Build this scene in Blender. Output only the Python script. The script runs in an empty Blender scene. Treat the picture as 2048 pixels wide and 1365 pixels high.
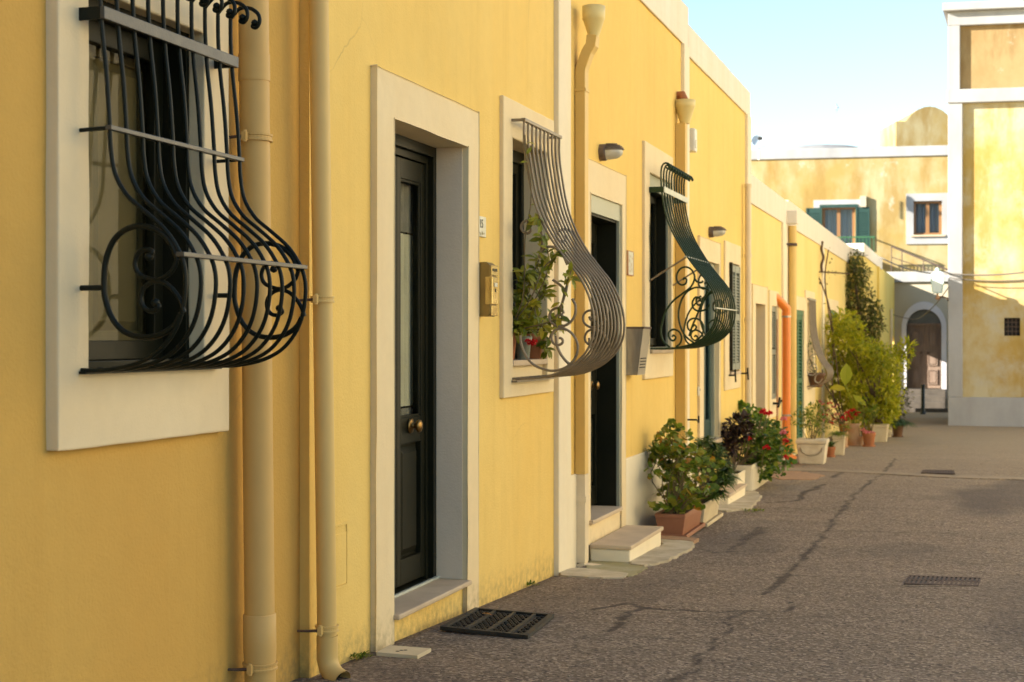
import bpy, bmesh, math, random
from math import radians, sin, cos, tan, atan, atan2, pi, sqrt
from mathutils import Vector, Matrix, noise
R = radians
random.seed(7)
SC = bpy.context.scene
COL = SC.collection

# ------------------------------------------------------------------ camera
CX, CY, CZ = 2.4, 0.0, 1.5
YAW = R(17.0); F = 3000.0; HX, HY = 1024.0, 678.0
cam = bpy.data.cameras.new('camera'); camo = bpy.data.objects.new('camera', cam); COL.objects.link(camo)
camo.location = (CX, CY, CZ); camo.rotation_euler = (R(90), 0, YAW)
cam.sensor_width = 36.0; cam.lens = F/2048*36; cam.shift_y = (678-682.5)/2048
cam.clip_end = 3000; cam.clip_start = 0.05
cam.dof.use_dof = True; cam.dof.focus_distance = 6.2; cam.dof.aperture_fstop = 5.6
SC.camera = camo
# ------------------------------------------------------------------ light
SUN = Vector((1.0, 0.55, -0.42)).normalized()          # the way the rays travel
EL = math.asin(-SUN.z); AZ = atan2(-SUN.x, -SUN.y)      # sun stands there, clockwise from +Y
W = bpy.data.worlds.new('World'); SC.world = W; W.use_nodes = True
nt = W.node_tree; nt.nodes.clear()
sky = nt.nodes.new('ShaderNodeTexSky'); sky.sky_type = 'NISHITA'; sky.sun_disc = False
sky.sun_elevation = EL; sky.sun_rotation = AZ; sky.air_density = 1.15; sky.dust_density = 0.0; sky.ozone_density = 1.6
bg = nt.nodes.new('ShaderNodeBackground'); bg.inputs['Strength'].default_value = 0.066
wo = nt.nodes.new('ShaderNodeOutputWorld')
nt.links.new(sky.outputs[0], bg.inputs[0]); nt.links.new(bg.outputs[0], wo.inputs[0])
sl = bpy.data.lights.new('sun', 'SUN'); sl.energy = 4.2; sl.angle = R(0.5); sl.color = (1, .93, .8)
so = bpy.data.objects.new('sun', sl); COL.objects.link(so); so.rotation_euler = SUN.to_track_quat('-Z', 'Y').to_euler()
so.location = (-10, -10, 20)
SC.view_settings.view_transform = 'Standard'; SC.view_settings.look = 'None'
SC.view_settings.exposure = 2.18; SC.view_settings.gamma = 1.0
SC.cycles.max_bounces = 8; SC.cycles.diffuse_bounces = 4

# ------------------------------------------------------------------ measuring helpers (photo pixel -> place)
FW = Vector((-sin(YAW), cos(YAW), 0)); RT = Vector((cos(YAW), sin(YAW), 0)); UP = Vector((0, 0, 1)); CO = Vector((CX, CY, CZ))
def ray(px, py): return FW + RT*((px-HX)/F) + UP*((HY-py)/F)
def onX(px, py, X=0.0):
    d = ray(px, py); t = (X-CX)/d.x; p = CO+d*t; return p.y, p.z
def onY(px, py, Y):
    d = ray(px, py); t = (Y-CY)/d.y; p = CO+d*t; return p.x, p.z
def onD(px, py, D): return CO+ray(px, py)*D
def onP(px, py, P, N):
    d = ray(px, py); t = (Vector(P)-CO).dot(N)/d.dot(N); return CO+d*t
GP = [(-60, .45), (-5, .42), (0, .38), (3, .30), (5.9, .20), (8.8, .08), (9.6, .045), (13.6, -.03), (20.3, -.135), (31, -.28), (41, -.50), (44.5, -.55), (60, -.6), (2000, -.8)]
def gz(y):
    for (a, za), (b, zb) in zip(GP, GP[1:]):
        if y <= b: return za+(zb-za)*max(0, (y-a))/(b-a)
    return -.8
def onG(px, py):
    d = ray(px, py); p = None; z = 0
    for _ in range(30):
        t = (z-CZ)/d.z; p = CO+d*t; z = gz(p.y)
    return Vector((p.x, p.y, z))
def depth(p): return (Vector(p)-CO).dot(FW)

# ------------------------------------------------------------------ mesh collector
class MB:
    def __init__(s): s.v = []; s.f = []
    def add(s, vs, fs):
        o = len(s.v); s.v += [tuple(a) for a in vs]; s.f += [tuple(i+o for i in f) for f in fs]; return s
    def box(s, x0, x1, y0, y1, z0, z1, M=None):
        vs = [Vector(a) for a in ((x0,y0,z0),(x1,y0,z0),(x1,y1,z0),(x0,y1,z0),(x0,y0,z1),(x1,y0,z1),(x1,y1,z1),(x0,y1,z1))]
        if M is not None: vs = [M @ a for a in vs]
        return s.add(vs, [(0,3,2,1),(4,5,6,7),(0,1,5,4),(1,2,6,5),(2,3,7,6),(3,0,4,7)])
    def prism(s, pts, a, b, axis='x'):
        """pts 2-D outline extruded along axis from a to b"""
        n = len(pts)
        def mk(p, t):
            return (t, p[0], p[1]) if axis == 'x' else ((p[0], t, p[1]) if axis == 'y' else (p[0], p[1], t))
        vs = [mk(p, a) for p in pts]+[mk(p, b) for p in pts]
        return s.add(vs, [tuple(range(n))[::-1], tuple(range(n, 2*n))]+[(i, (i+1)%n, n+(i+1)%n, n+i) for i in range(n)])
    def ring(s, a, b, o, i):
        """rectangular ring, o/i=(y0,y1,z0,z1), from X=a to X=b"""
        def c(r): return [(r[0],r[2]),(r[1],r[2]),(r[1],r[3]),(r[0],r[3])]
        O, I = c(o), c(i)
        vs = [(a,)+p for p in O]+[(a,)+p for p in I]+[(b,)+p for p in O]+[(b,)+p for p in I]
        fs = []
        for k in range(4):
            m = (k+1)%4
            fs += [(k, 4+k, 4+m, m), (8+k, 8+m, 12+m, 12+k), (k, m, 8+m, 8+k), (4+k, 12+k, 12+m, 4+m)]
        return s.add(vs, fs)
    def tube(s, pts, r, n=8, closed=False, cap=True):
        pts = [Vector(p) for p in pts]; m = len(pts)
        if m < 2: return s
        rs = r if isinstance(r, (list, tuple)) else [r]*m
        t0 = (pts[1]-pts[0]).normalized(); u = t0.orthogonal().normalized(); o = len(s.v)
        for k in range(m):
            if closed: t = pts[(k+1)%m]-pts[k-1]
            else: t = pts[min(k+1, m-1)]-pts[max(k-1, 0)]
            if t.length < 1e-9: t = t0
            t = t.normalized(); u = u-t*u.dot(t)
            u = u.normalized() if u.length > 1e-6 else t.orthogonal().normalized()
            w = t.cross(u)
            for j in range(n):
                a = 2*pi*j/n; s.v.append(tuple(pts[k]+(u*cos(a)+w*sin(a))*rs[k]))
        for k in range(m if closed else m-1):
            q = (k+1)%m
            for j in range(n):
                s.f.append((o+k*n+j, o+k*n+(j+1)%n, o+q*n+(j+1)%n, o+q*n+j))
        if cap and not closed:
            q = len(s.v); s.v += s.v[o:o+n]+s.v[o+(m-1)*n:o+m*n]
            s.f.append(tuple(q+j for j in range(n))[::-1]); s.f.append(tuple(q+n+j for j in range(n)))
        return s
    def lathe(s, prof, c=(0,0,0), n=20, sq=None, M=None):
        """prof [(r,z)]; sq=(ax,ay) scales; M transforms"""
        o = len(s.v); ax, ay = sq or (1, 1)
        for r, z in prof:
            for j in range(n):
                a = 2*pi*j/n; p = Vector((c[0]+r*ax*cos(a), c[1]+r*ay*sin(a), c[2]+z))
                if M is not None: p = M @ p
                s.v.append(tuple(p))
        for k in range(len(prof)-1):
            for j in range(n):
                s.f.append((o+k*n+j, o+k*n+(j+1)%n, o+(k+1)*n+(j+1)%n, o+(k+1)*n+j))
        q = len(s.v); e = o+(len(prof)-1)*n; s.v += s.v[o:o+n]+s.v[e:e+n]
        s.f.append(tuple(q+j for j in range(n))[::-1]); s.f.append(tuple(q+n+j for j in range(n)))
        return s
    def frustum(s, c, b, t, h, z0=0):
        """rect trough: centre c, half sizes b (bottom) and t (top)"""
        x, y, z = c; vs = [(x+sx*w[0], y+sy*w[1], z+z0+zz) for w, zz in ((b, 0), (t, h)) for sx, sy in ((-1,-1),(1,-1),(1,1),(-1,1))]
        return s.add(vs, [(0,3,2,1),(4,5,6,7),(0,1,5,4),(1,2,6,5),(2,3,7,6),(3,0,4,7)])

def obj(name, mb, mat, parent=None, smooth=False, bevel=0, label=None):
    me = bpy.data.meshes.new(name); base = Vector((0,0,0))
    if parent is not None:
        q = parent; base = Vector((0,0,0)); M = Matrix.Identity(4); ch = []
        while q is not None: ch.append(q); q = q.parent
        for q in reversed(ch): M = M @ q.matrix_basis
        Mi = M.inverted(); vs = [tuple(Mi @ Vector(v)) for v in mb.v]
    else: vs = mb.v
    me.from_pydata(vs, [], mb.f); me.update()
    if smooth:
        for p in me.polygons: p.use_smooth = True
    o = bpy.data.objects.new(name, me); COL.objects.link(o)
    if mat: me.materials.append(mat)
    if parent is not None: o.parent = parent
    if bevel:
        m = o.modifiers.new('bevel', 'BEVEL'); m.width = bevel; m.segments = 2; m.limit_method = 'ANGLE'; m.angle_limit = R(40)
    if smooth == 'auto':
        for p in me.polygons: p.use_smooth = False
    if label: o['label'] = label
    return o
def thing(name, label, cat, loc=(0,0,0), rz=0, group=None):
    o = bpy.data.objects.new(name, None); COL.objects.link(o); o.empty_display_size = .1
    o.location = loc; o.rotation_euler = (0, 0, rz); o.matrix_basis = Matrix.Translation(Vector(loc)) @ Matrix.Rotation(rz, 4, 'Z')
    o['label'] = label; o['category'] = cat
    if group: o['group'] = group
    return o
def tag(o, label, cat, group=None):
    o['label'] = label; o['category'] = cat
    if group: o['group'] = group
    return o
def struct(o): o['kind'] = 'structure'; return o

# ------------------------------------------------------------------ materials
def mat(name, col, rough=.6, metal=0, col2=None, nscale=4, bump=0, bscale=60, spec=.5, detail=6, thr=(.35,.65), stretch=None, dirt=None, coat=0, extra=None):
    m = bpy.data.materials.new(name); m.use_nodes = True; t = m.node_tree; N = t.nodes; L = t.links
    b = N['Principled BSDF']; b.inputs['Roughness'].default_value = rough; b.inputs['Metallic'].default_value = metal
    b.inputs['Specular IOR Level'].default_value = spec; b.inputs['Base Color'].default_value = (*col, 1)
    if coat: b.inputs['Coat Weight'].default_value = coat
    g = N.new('ShaderNodeNewGeometry'); src = g.outputs['Position']
    out = None
    def mapped(sx, sy, sz):
        mp = N.new('ShaderNodeMapping'); mp.inputs['Scale'].default_value = (sx, sy, sz); L.new(src, mp.inputs[0]); return mp.outputs[0]
    def nz(scale, det, vec=None, rg=.55):
        n = N.new('ShaderNodeTexNoise'); n.inputs['Scale'].default_value = scale; n.inputs['Detail'].default_value = det; n.inputs['Roughness'].default_value = rg
        L.new(vec or src, n.inputs['Vector']); return n.outputs['Fac']
    def ramp(fac, a, bb):
        r = N.new('ShaderNodeMapRange'); r.inputs[1].default_value = a; r.inputs[2].default_value = bb; r.clamp = True; L.new(fac, r.inputs[0]); return r.outputs[0]
    def mix(fac, c1, c2, mode='MIX'):
        x = N.new('ShaderNodeMix'); x.data_type = 'RGBA'; x.blend_type = mode
        if isinstance(fac, (int, float)): x.inputs[0].default_value = fac
        else: L.new(fac, x.inputs[0])
        for i, c in ((6, c1), (7, c2)):
            if isinstance(c, tuple): x.inputs[i].default_value = (*c, 1)
            else: L.new(c, x.inputs[i])
        return x.outputs[2]
    def math_(op, a, bb):
        x = N.new('ShaderNodeMath'); x.operation = op
        for i, c in ((0, a), (1, bb)):
            if isinstance(c, (int, float)): x.inputs[i].default_value = c
            else: L.new(c, x.inputs[i])
        return x.outputs[0]
    if col2:
        v = mapped(*stretch) if stretch else src
        out = mix(ramp(nz(nscale, detail, v), *thr), tuple(col), tuple(col2))
        fine = ramp(nz(nscale*9, 3), .3, .7)
        out = mix(math_('MULTIPLY', fine, .12), out, tuple(c*.7 for c in col))
    if dirt:   # (a, b, height, colour, amount): splash dirt and moss above the ground line z=a+b*Y
        sp = N.new('ShaderNodeSeparateXYZ'); L.new(src, sp.inputs[0])
        gl = math_('ADD', math_('MULTIPLY', sp.outputs[1], dirt[1]), dirt[0])
        h = math_('SUBTRACT', sp.outputs[2], gl)
        e = math_('ADD', h, math_('MULTIPLY', math_('SUBTRACT', nz(7, 7, None, .7), .5), -dirt[2]*1.6))
        k = ramp(e, dirt[2]*.8, -.02)
        k2 = math_('MULTIPLY', k, ramp(nz(24, 5), .36, .62))
        out = mix(math_('MULTIPLY', k2, dirt[4]), out or tuple(col), dirt[3])
    if extra: out = extra(out or tuple(col), nz, ramp, mix, math_, mapped, N, L)
    if out is not None: L.new(out, b.inputs['Base Color'])
    if bump:
        bp = N.new('ShaderNodeBump'); bp.inputs['Strength'].default_value = bump; bp.inputs['Distance'].default_value = .01
        hsum = math_('ADD', nz(bscale, 5), math_('MULTIPLY', nz(bscale*.08, 3), 1.6))
        L.new(hsum, bp.inputs['Height']); L.new(bp.outputs[0], b.inputs['Normal'])
    return m
def leafmat(name, cols, rough=.45, trans=.35):
    m = bpy.data.materials.new(name); m.use_nodes = True; t = m.node_tree; N = t.nodes; L = t.links
    b = N['Principled BSDF']; b.inputs['Roughness'].default_value = rough; b.inputs['Specular IOR Level'].default_value = .35
    g = N.new('ShaderNodeNewGeometry'); cr = N.new('ShaderNodeValToRGB'); L.new(g.outputs['Random Per Island'], cr.inputs[0])
    e = cr.color_ramp.elements
    while len(e) < len(cols): e.new(.5)
    for i, c in enumerate(cols): e[i].position = i/(len(cols)-1); e[i].color = (*c, 1)
    tr = N.new('ShaderNodeBsdfTranslucent'); mx = N.new('ShaderNodeMixShader'); mx.inputs[0].default_value = trans
    L.new(cr.outputs[0], b.inputs['Base Color']); L.new(cr.outputs[0], tr.inputs[0])
    L.new(b.outputs[0], mx.inputs[1]); L.new(tr.outputs[0], mx.inputs[2]); L.new(mx.outputs[0], N['Material Output'].inputs[0])
    return m
def glassmat(name, tint, rough=.03, ior=1.45):
    m = bpy.data.materials.new(name); m.use_nodes = True; t = m.node_tree; N = t.nodes; L = t.links
    N.remove(N['Principled BSDF'])
    tr = N.new('ShaderNodeBsdfTransparent'); tr.inputs[0].default_value = (*tint, 1)
    gl = N.new('ShaderNodeBsdfGlossy'); gl.inputs['Roughness'].default_value = rough; gl.inputs[0].default_value = (1, 1, 1, 1)
    fe = N.new('ShaderNodeFresnel'); fe.inputs[0].default_value = ior
    gm = N.new('ShaderNodeNewGeometry'); fr = N.new('ShaderNodeMath'); fr.operation = 'MULTIPLY'; iv = N.new('ShaderNodeMath'); iv.operation = 'SUBTRACT'; iv.inputs[0].default_value = 1
    L.new(gm.outputs['Backfacing'], iv.inputs[1]); L.new(fe.outputs[0], fr.inputs[0]); L.new(iv.outputs[0], fr.inputs[1])
    mx = N.new('ShaderNodeMixShader'); L.new(fr.outputs[0], mx.inputs[0]); L.new(tr.outputs[0], mx.inputs[1]); L.new(gl.outputs[0], mx.inputs[2])
    L.new(mx.outputs[0], N['Material Output'].inputs[0]); return m

DIRT = (.22, .17, .08)
def worn(out, nz, ramp, mix, math_, mapped, N, L):
    src = out if not isinstance(out, tuple) else out
    a = mix(math_('MULTIPLY', ramp(nz(.55, 7, mapped(1, 1, .6), .6), .45, .72), .45), src, (.85, .84, .80), 'MULTIPLY')     # broad repainted patches
    a = mix(math_('MULTIPLY', ramp(nz(1, 6, mapped(9, 9, .5), .6), .52, .80), .30), a, (.78, .72, .60), 'MULTIPLY')          # rain streaks
    a = mix(math_('MULTIPLY', ramp(nz(1.7, 8, mapped(1, 1, 1.3), .7), .60, .74), .30), a, (1.10, 1.12, 1.30), 'MULTIPLY')    # faded spots
    v = N.new('ShaderNodeTexVoronoi'); v.feature = 'DISTANCE_TO_EDGE'; v.inputs['Scale'].default_value = .8
    w = N.new('ShaderNodeTexNoise'); w.inputs['Scale'].default_value = 3; w.inputs['Detail'].default_value = 6
    g = N.new('ShaderNodeNewGeometry'); ad = N.new('ShaderNodeMix'); ad.data_type = 'RGBA'; ad.inputs[0].default_value = .18
    L.new(g.outputs['Position'], w.inputs['Vector']); L.new(g.outputs['Position'], ad.inputs[6]); L.new(w.outputs['Color'], ad.inputs[7]); L.new(ad.outputs[2], v.inputs['Vector'])
    k = math_('MULTIPLY', ramp(v.outputs['Distance'], .0035, .0008), ramp(nz(.8, 3), .58, .68))                              # hairline cracks
    return mix(math_('MULTIPLY', k, .30), a, (.30, .20, .09))
def yellow(name, c, c2, dirt=None, ns=1.2):
    return mat(name, c, .9, 0, c2, ns, .3, 90, .2, 7, (.3, .75), (1, 1, .45), dirt, 0, worn)
M = {}
M['y1'] = yellow('stucco_orange', (.64,.40,.105), (.60,.35,.085), (.40,-.033,.2,DIRT,.6))
M['y2'] = yellow('stucco_yellow', (.82,.60,.20), (.80,.54,.15), (.41,-.037,.20,DIRT,.6))
M['y3'] = yellow('stucco_warm_yellow', (.82,.58,.18), (.79,.52,.135))
M['y4'] = yellow('stucco_row_yellow', (.83,.61,.20), (.80,.55,.15), (.24,-.018,.2,DIRT,.6))
M['y5'] = yellow('stucco_pale_yellow', (.85,.66,.26), (.82,.60,.20), (.20,-.016,.2,DIRT,.5))
M['y6'] = yellow('stucco_bright_yellow', (.80,.60,.16), (.78,.55,.12))
M['cream'] = mat('cream_plaster', (.80,.66,.41), .85, 0, (.76,.60,.35), 2.2, .14, 110, .2, 6, (.35,.7), (1,1,.5), (.39,-.035,.2,DIRT,.7))
M['cream1'] = mat('cream_window_plaster', (.79,.65,.42), .85, 0, (.74,.595,.37), 1.6, .10, 110, .2)
M['lilac'] = mat('grey_reveal_plaster', (.80,.655,.49), .85, 0, (.74,.60,.44), 2.2, .2, 110, .2, 6, (.35,.7), (1,1,.5))
M['white'] = mat('white_plaster', (.82,.73,.54), .85, 0, (.78,.67,.46), 2, .12, 90, .2, 6, (.35,.7), (1,1,.4))
M['parapet'] = mat('parapet_plaster', (.80,.72,.58), .85, 0, (.75,.65,.49), 2, .1, 60, .2, 6, (.3,.7), (3,3,.3))
M['marble'] = mat('marble', (.60,.47,.32), .6, 0, (.50,.385,.26), 5, .03, 60, .2, 8, (.4,.7))
M['green'] = mat('dark_green_paint', (.011,.012,.006), .42, 0, (.017,.016,.008), 3, .03, 200, .16)
M['iron'] = mat('black_green_iron', (.007,.010,.007), .38, 0, (.012,.014,.010), 14, .06, 160, .16)
M['ironflat'] = mat('weathered_iron_bar', (.05,.05,.048), .42, .2, (.09,.085,.075), 10, .1, 160, .5)
M['taupe'] = mat('taupe_painted_iron', (.25,.19,.12), .42, 0, (.20,.15,.09), 12, .05, 150, .5)
M['irongreen'] = mat('green_painted_iron', (.014,.036,.014), .4, 0, (.028,.048,.018), 14, .05, 150, .22)
M['strapwhite'] = mat('pale_flat_bar', (.55,.58,.50), .35, 0, (.45,.47,.4), 12, .05, 150, .5)
M['frame2'] = mat('greygreen_metal_frame', (.36,.37,.28), .4, .1, (.33,.33,.24), 3, .02, 60, .5)
M['olive'] = mat('olive_wood', (.17,.13,.065), .55, 0, (.145,.11,.05), 5, .05, 80, .4, 6, (.3,.7), (4,4,.3))
M['glass'] = glassmat('window_glass', (.9,.9,.84))
M['glass1'] = glassmat('old_window_glass', (.92,.92,.86), .02, 1.13)
M['dark'] = mat('dark_interior', (.012,.013,.011), .8)  # near-black colour stands in for the darkness of unlit rooms and openings
M['curtain'] = mat('lace_curtain', (.62,.60,.50), .9, 0, (.5,.47,.38), 12, .5, 40, .1, 6, (.3,.7), (3,3,.2))
M['curtaing'] = mat('grey_curtain', (.28,.26,.24), .9, 0, (.2,.19,.17), 12, .5, 40, .1)
M['brass'] = mat('aged_brass', (.28,.17,.06), .38, 1, (.25,.15,.05), 20, .05, 200)
M['brassbox'] = mat('bronze_box_enamel', (.30,.19,.045), .35, .35, (.25,.15,.035), 8, .03, 100)
M['brassplate'] = mat('polished_brass_plate', (.62,.48,.20), .22, 1, (.5,.36,.14), 15, .04, 100)
M['zinc'] = mat('brushed_zinc', (.42,.38,.31), .38, .8, (.34,.30,.24), 10, .05, 120, .5, 6, (.3,.7), (6,6,1))
M['pipe1'] = mat('ochre_painted_pipe', (.61,.385,.13), .55, 0, (.56,.345,.11), 1.5, .03, 60, .35, 5, (.3,.7), (1,1,.4))
M['pipe2'] = mat('pale_ochre_painted_pipe', (.68,.475,.175), .55, 0, (.63,.425,.145), 1.5, .03, 60, .35, 5, (.3,.7), (1,1,.4))
M['pipe3'] = mat('yellow_painted_metal', (.70,.47,.14), .45, 0, (.66,.42,.11), 1.5, .02, 60, .35)
M['hopper'] = mat('pale_yellow_hopper', (.74,.60,.27), .5, 0, (.70,.55,.22), 3, .03, 60, .35)
M['pipew'] = mat('white_painted_pipe', (.74,.61,.41), .6, 0, (.68,.55,.36), 4, .04, 60, .35)
M['orange'] = mat('orange_plastic_pipe', (.85,.24,.03), .4, 0, (.80,.21,.025), 3, .01, 60, .45)
M['terra'] = mat('terracotta', (.42,.17,.075), .8, 0, (.36,.14,.06), 6, .15, 80, .2)
M['terra2'] = mat('weathered_terracotta', (.50,.24,.11), .85, 0, (.52,.36,.22), 5, .15, 80, .2)
M['plastic'] = mat('brown_plastic_trough', (.34,.145,.075), .5, 0, (.30,.125,.065), 6, .03, 80, .4)
M['beige'] = mat('beige_planter', (.62,.53,.36), .75, 0, (.55,.45,.29), 6, .12, 80, .2)
M['stone'] = mat('carved_cream_stone', (.68,.60,.45), .85, 0, (.55,.46,.32), 9, .35, 40, .2)
M['soil'] = mat('soil', (.05,.035,.022), .95, 0, (.09,.065,.04), 30, .8, 60, .1)
M['rubber'] = mat('black_rubber', (.018,.017,.016), .6, 0, (.035,.032,.028), 20, .2, 90, .4)
M['grate'] = mat('rusty_cast_iron', (.085,.058,.045), .75, 0, (.14,.10,.078), 20, .3, 90, .15)
M['shgrey'] = mat('grey_shutter_paint', (.26,.28,.22), .5, 0, (.22,.23,.18), 5, .04, 80, .4)
M['shgreen'] = mat('green_shutter_paint', (.04,.13,.06), .5, 0, (.05,.15,.06), 5, .04, 80, .4)
M['shdark'] = mat('dark_green_shutter_paint', (.016,.05,.042), .55, 0, (.022,.06,.048), 5, .04, 80, .4)
M['brown'] = mat('brown_wood', (.17,.085,.04), .55, 0, (.13,.062,.03), 5, .1, 60, .4, 6, (.3,.7), (4,4,.4))
M['oldwood'] = mat('weathered_door_wood', (.20,.135,.10), .8, 0, (.27,.20,.155), 5, .3, 60, .2, 8, (.3,.7), (6,6,.5))
M['lampmetal'] = mat('grey_brown_lamp_metal', (.16,.115,.085), .45, .2, (.13,.095,.07), 20, .02, 60)
M['lampglass'] = mat('frosted_lamp_glass', (.62,.60,.50), .15, 0, (.5,.48,.4), 10, 0, 60, .6)
M['plate'] = mat('white_enamel_plate', (.70,.68,.56), .3, 0, (.60,.57,.42), 30, 0, 60, .5)
M['ink'] = mat('dark_lettering', (.07,.065,.04), .6)
M['conc'] = mat('pale_concrete', (.58,.50,.36), .9, 0, (.36,.30,.20), 6, .5, 40, .15, 8, (.35,.7))
M['moss'] = mat('mossy_concrete', (.28,.25,.10), .9, 0, (.40,.36,.24), 5, .5, 40, .15, 8, (.3,.7))
M['tile'] = mat('terracotta_paving', (.42,.26,.15), .85, 0, (.33,.21,.13), 20, .2, 60, .2)
M['redflower'] = leafmat('red_petals', [(.55,.008,.012), (.75,.02,.03), (.62,.01,.02)], .5, .3)
M['pinkflower'] = leafmat('pink_petals', [(.75,.18,.2), (.8,.3,.3)], .5, .3)
M['whitefl'] = mat('white_satin', (.7,.68,.6), .6)
M['stem'] = mat('plant_stem', (.13,.115,.05), .8, 0, (.18,.12,.06), 30, .2, 80)
M['bark'] = mat('brown_bark', (.14,.09,.055), .9, 0, (.09,.06,.04), 30, .5, 60)
M['dishm'] = mat('satellite_dish_paint', (.50,.58,.66), .5)
M['cable'] = mat('grey_cable', (.16,.14,.11), .6)
M['lantern'] = mat('pale_blue_lantern_paint', (.50,.66,.60), .4, 0, (.42,.56,.52), 10, .02, 60)
M['milk'] = mat('milky_lantern_glass', (.72,.80,.76), .2)
M['bollard'] = mat('black_bollard_paint', (.015,.02,.018), .4)
M['road'] = None
# ================================================================== STRUCTURE: street
def dseg(p, a, b):
    ax, ay = a; bx, by = b; px, py = p; dx, dy = bx-ax, by-ay; l = dx*dx+dy*dy
    t = 0 if l == 0 else max(0, min(1, ((px-ax)*dx+(py-ay)*dy)/l)); qx, qy = ax+t*dx, ay+t*dy
    return math.hypot(px-qx, py-qy)
def cz(u, v): return (1240+u/2.535, 880+v/2.535)
CR = [([(1400,95),(1320,175),(1210,260),(1095,390),(1060,440),(960,555),(930,590),(870,650),(840,685),(790,740),(740,790)], .022, .72),
      ([(620,880),(540,960),(480,1040),(400,1120),(340,1170),(270,1229)], .026, .66),
      ([(-150,870),(20,830),(130,860),(300,870),(480,885),(620,875),(800,880),(850,865),(865,830)], .014, .9),
      ([(-60,980),(0,930),(60,880),(130,860)], .012, .8), ([(840,685),(1000,690),(1210,697)], .012, .8),
      ([(1360,742),(1500,748),(1800,755),(1950,765)], .012, .8), ([(1080,455),(1200,458),(1400,465),(1700,472)], .02, .6),
      ([(1030,225),(950,265),(890,310),(760,318)], .035, .8), ([(720,440),(640,500),(560,560),(480,570),(380,545)], .05, .55),
      ([(800,340),(1080,362)], .02, .6), ([(1140,160),(1080,190)], .03, .7), ([(500,655),(600,670),(840,684)], .01, .6)]
CRW = []
for pts, w, k in CR:
    P = [onG(*cz(*p)) for p in pts]; CRW.append(([(p.x, p.y) for p in P], w, k))
def blobpx(px, py, rx, ry, k):   # stain: px radii converted on the ground
    c = onG(px, py); a = onG(px+rx, py); b = onG(px, py-ry); return (c.x, c.y, (a-c).length, (b-c).length, k)
STN = [blobpx(1960, 998, 90, 26, .9), blobpx(2040, 985, 60, 30, .8), blobpx(2040,1220,90,60,.5), blobpx(1250,1190,90,25,.4), blobpx(1450,1085,110,26,.45), blobpx(1330, 1160, 80, 22, .35), blobpx(1500,985,60,10,.35), blobpx(1820,1105,120,18,.3)]
def axis_vals(a, b, f):
    r = [a]
    while r[-1] < b: r.append(r[-1]+f(r[-1]))
    return r
ys = [-300, -60, -20, -5, 1.5, 3.0]+axis_vals(3.05, 46, lambda y: .012+.0026*y)+[50, 60, 90, 200, 600, 1500]
xs = [-900, -200, -40, -8, -1, -.3]+axis_vals(-.12, 3.9, lambda x: .030)+[4.3, 4.8, 6, 9, 14, 40, 200, 900]
vs, crk, stn = [], [], []
for y in ys:
    z0 = gz(y)
    near = [(P, w, k) for P, w, k in CRW if min(p[1] for p in P)-.4 < y < max(p[1] for p in P)+.4]
    for x in xs:
        n = noise.noise((x*2.2, y*1.6, 0))*.006+noise.noise((x*.5, y*.3, 3))*.018 if 0 < x < 12 and 3 < y < 46 else 0
        z = z0+n*(1 if x > .3 else .3)-(.012 if x < .05 else 0)
        c = 0
        for P, w, k in near:
            jx = noise.noise((x*3, y*3, 9))*.05+noise.noise((x*11, y*9, 4))*.02
            d = min(dseg((x+jx, y+jx), a, b) for a, b in zip(P, P[1:]))
            ww = w*(1+.9*noise.noise((x*1.7, y*1.1, 20)))
            c = max(c, k*max(0, 1-max(0, d-ww*.3)/max(.008+ww, .01)))
        s = 0
        if 2 < y < 46:
            for cx_, cy_, rx, ry, k in STN:
                q = ((x-cx_)/rx)**2+((y-cy_)/ry)**2
                if q < 3: s = max(s, k*max(0, min(1, 1.35-q+.9*noise.noise((x*2.5, y*1.3, 7)))))
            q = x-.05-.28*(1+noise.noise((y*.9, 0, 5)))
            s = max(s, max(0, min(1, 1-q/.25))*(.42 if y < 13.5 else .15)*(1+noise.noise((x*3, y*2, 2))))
        vs.append((x, y, z-c*.003)); crk.append(c); stn.append(s)
nx = len(xs); fs = [(j*nx+i, j*nx+i+1, (j+1)*nx+i+1, (j+1)*nx+i) for j in range(len(ys)-1) for i in range(nx-1)]
me = bpy.data.meshes.new('street'); me.from_pydata(vs, [], fs)
for nm, a in (('crack', crk), ('stain', stn)):
    at = me.attributes.new(nm, 'FLOAT', 'POINT'); at.data.foreach_set('value', a)
me.polygons.foreach_set('use_smooth', [True]*len(fs))
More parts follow.
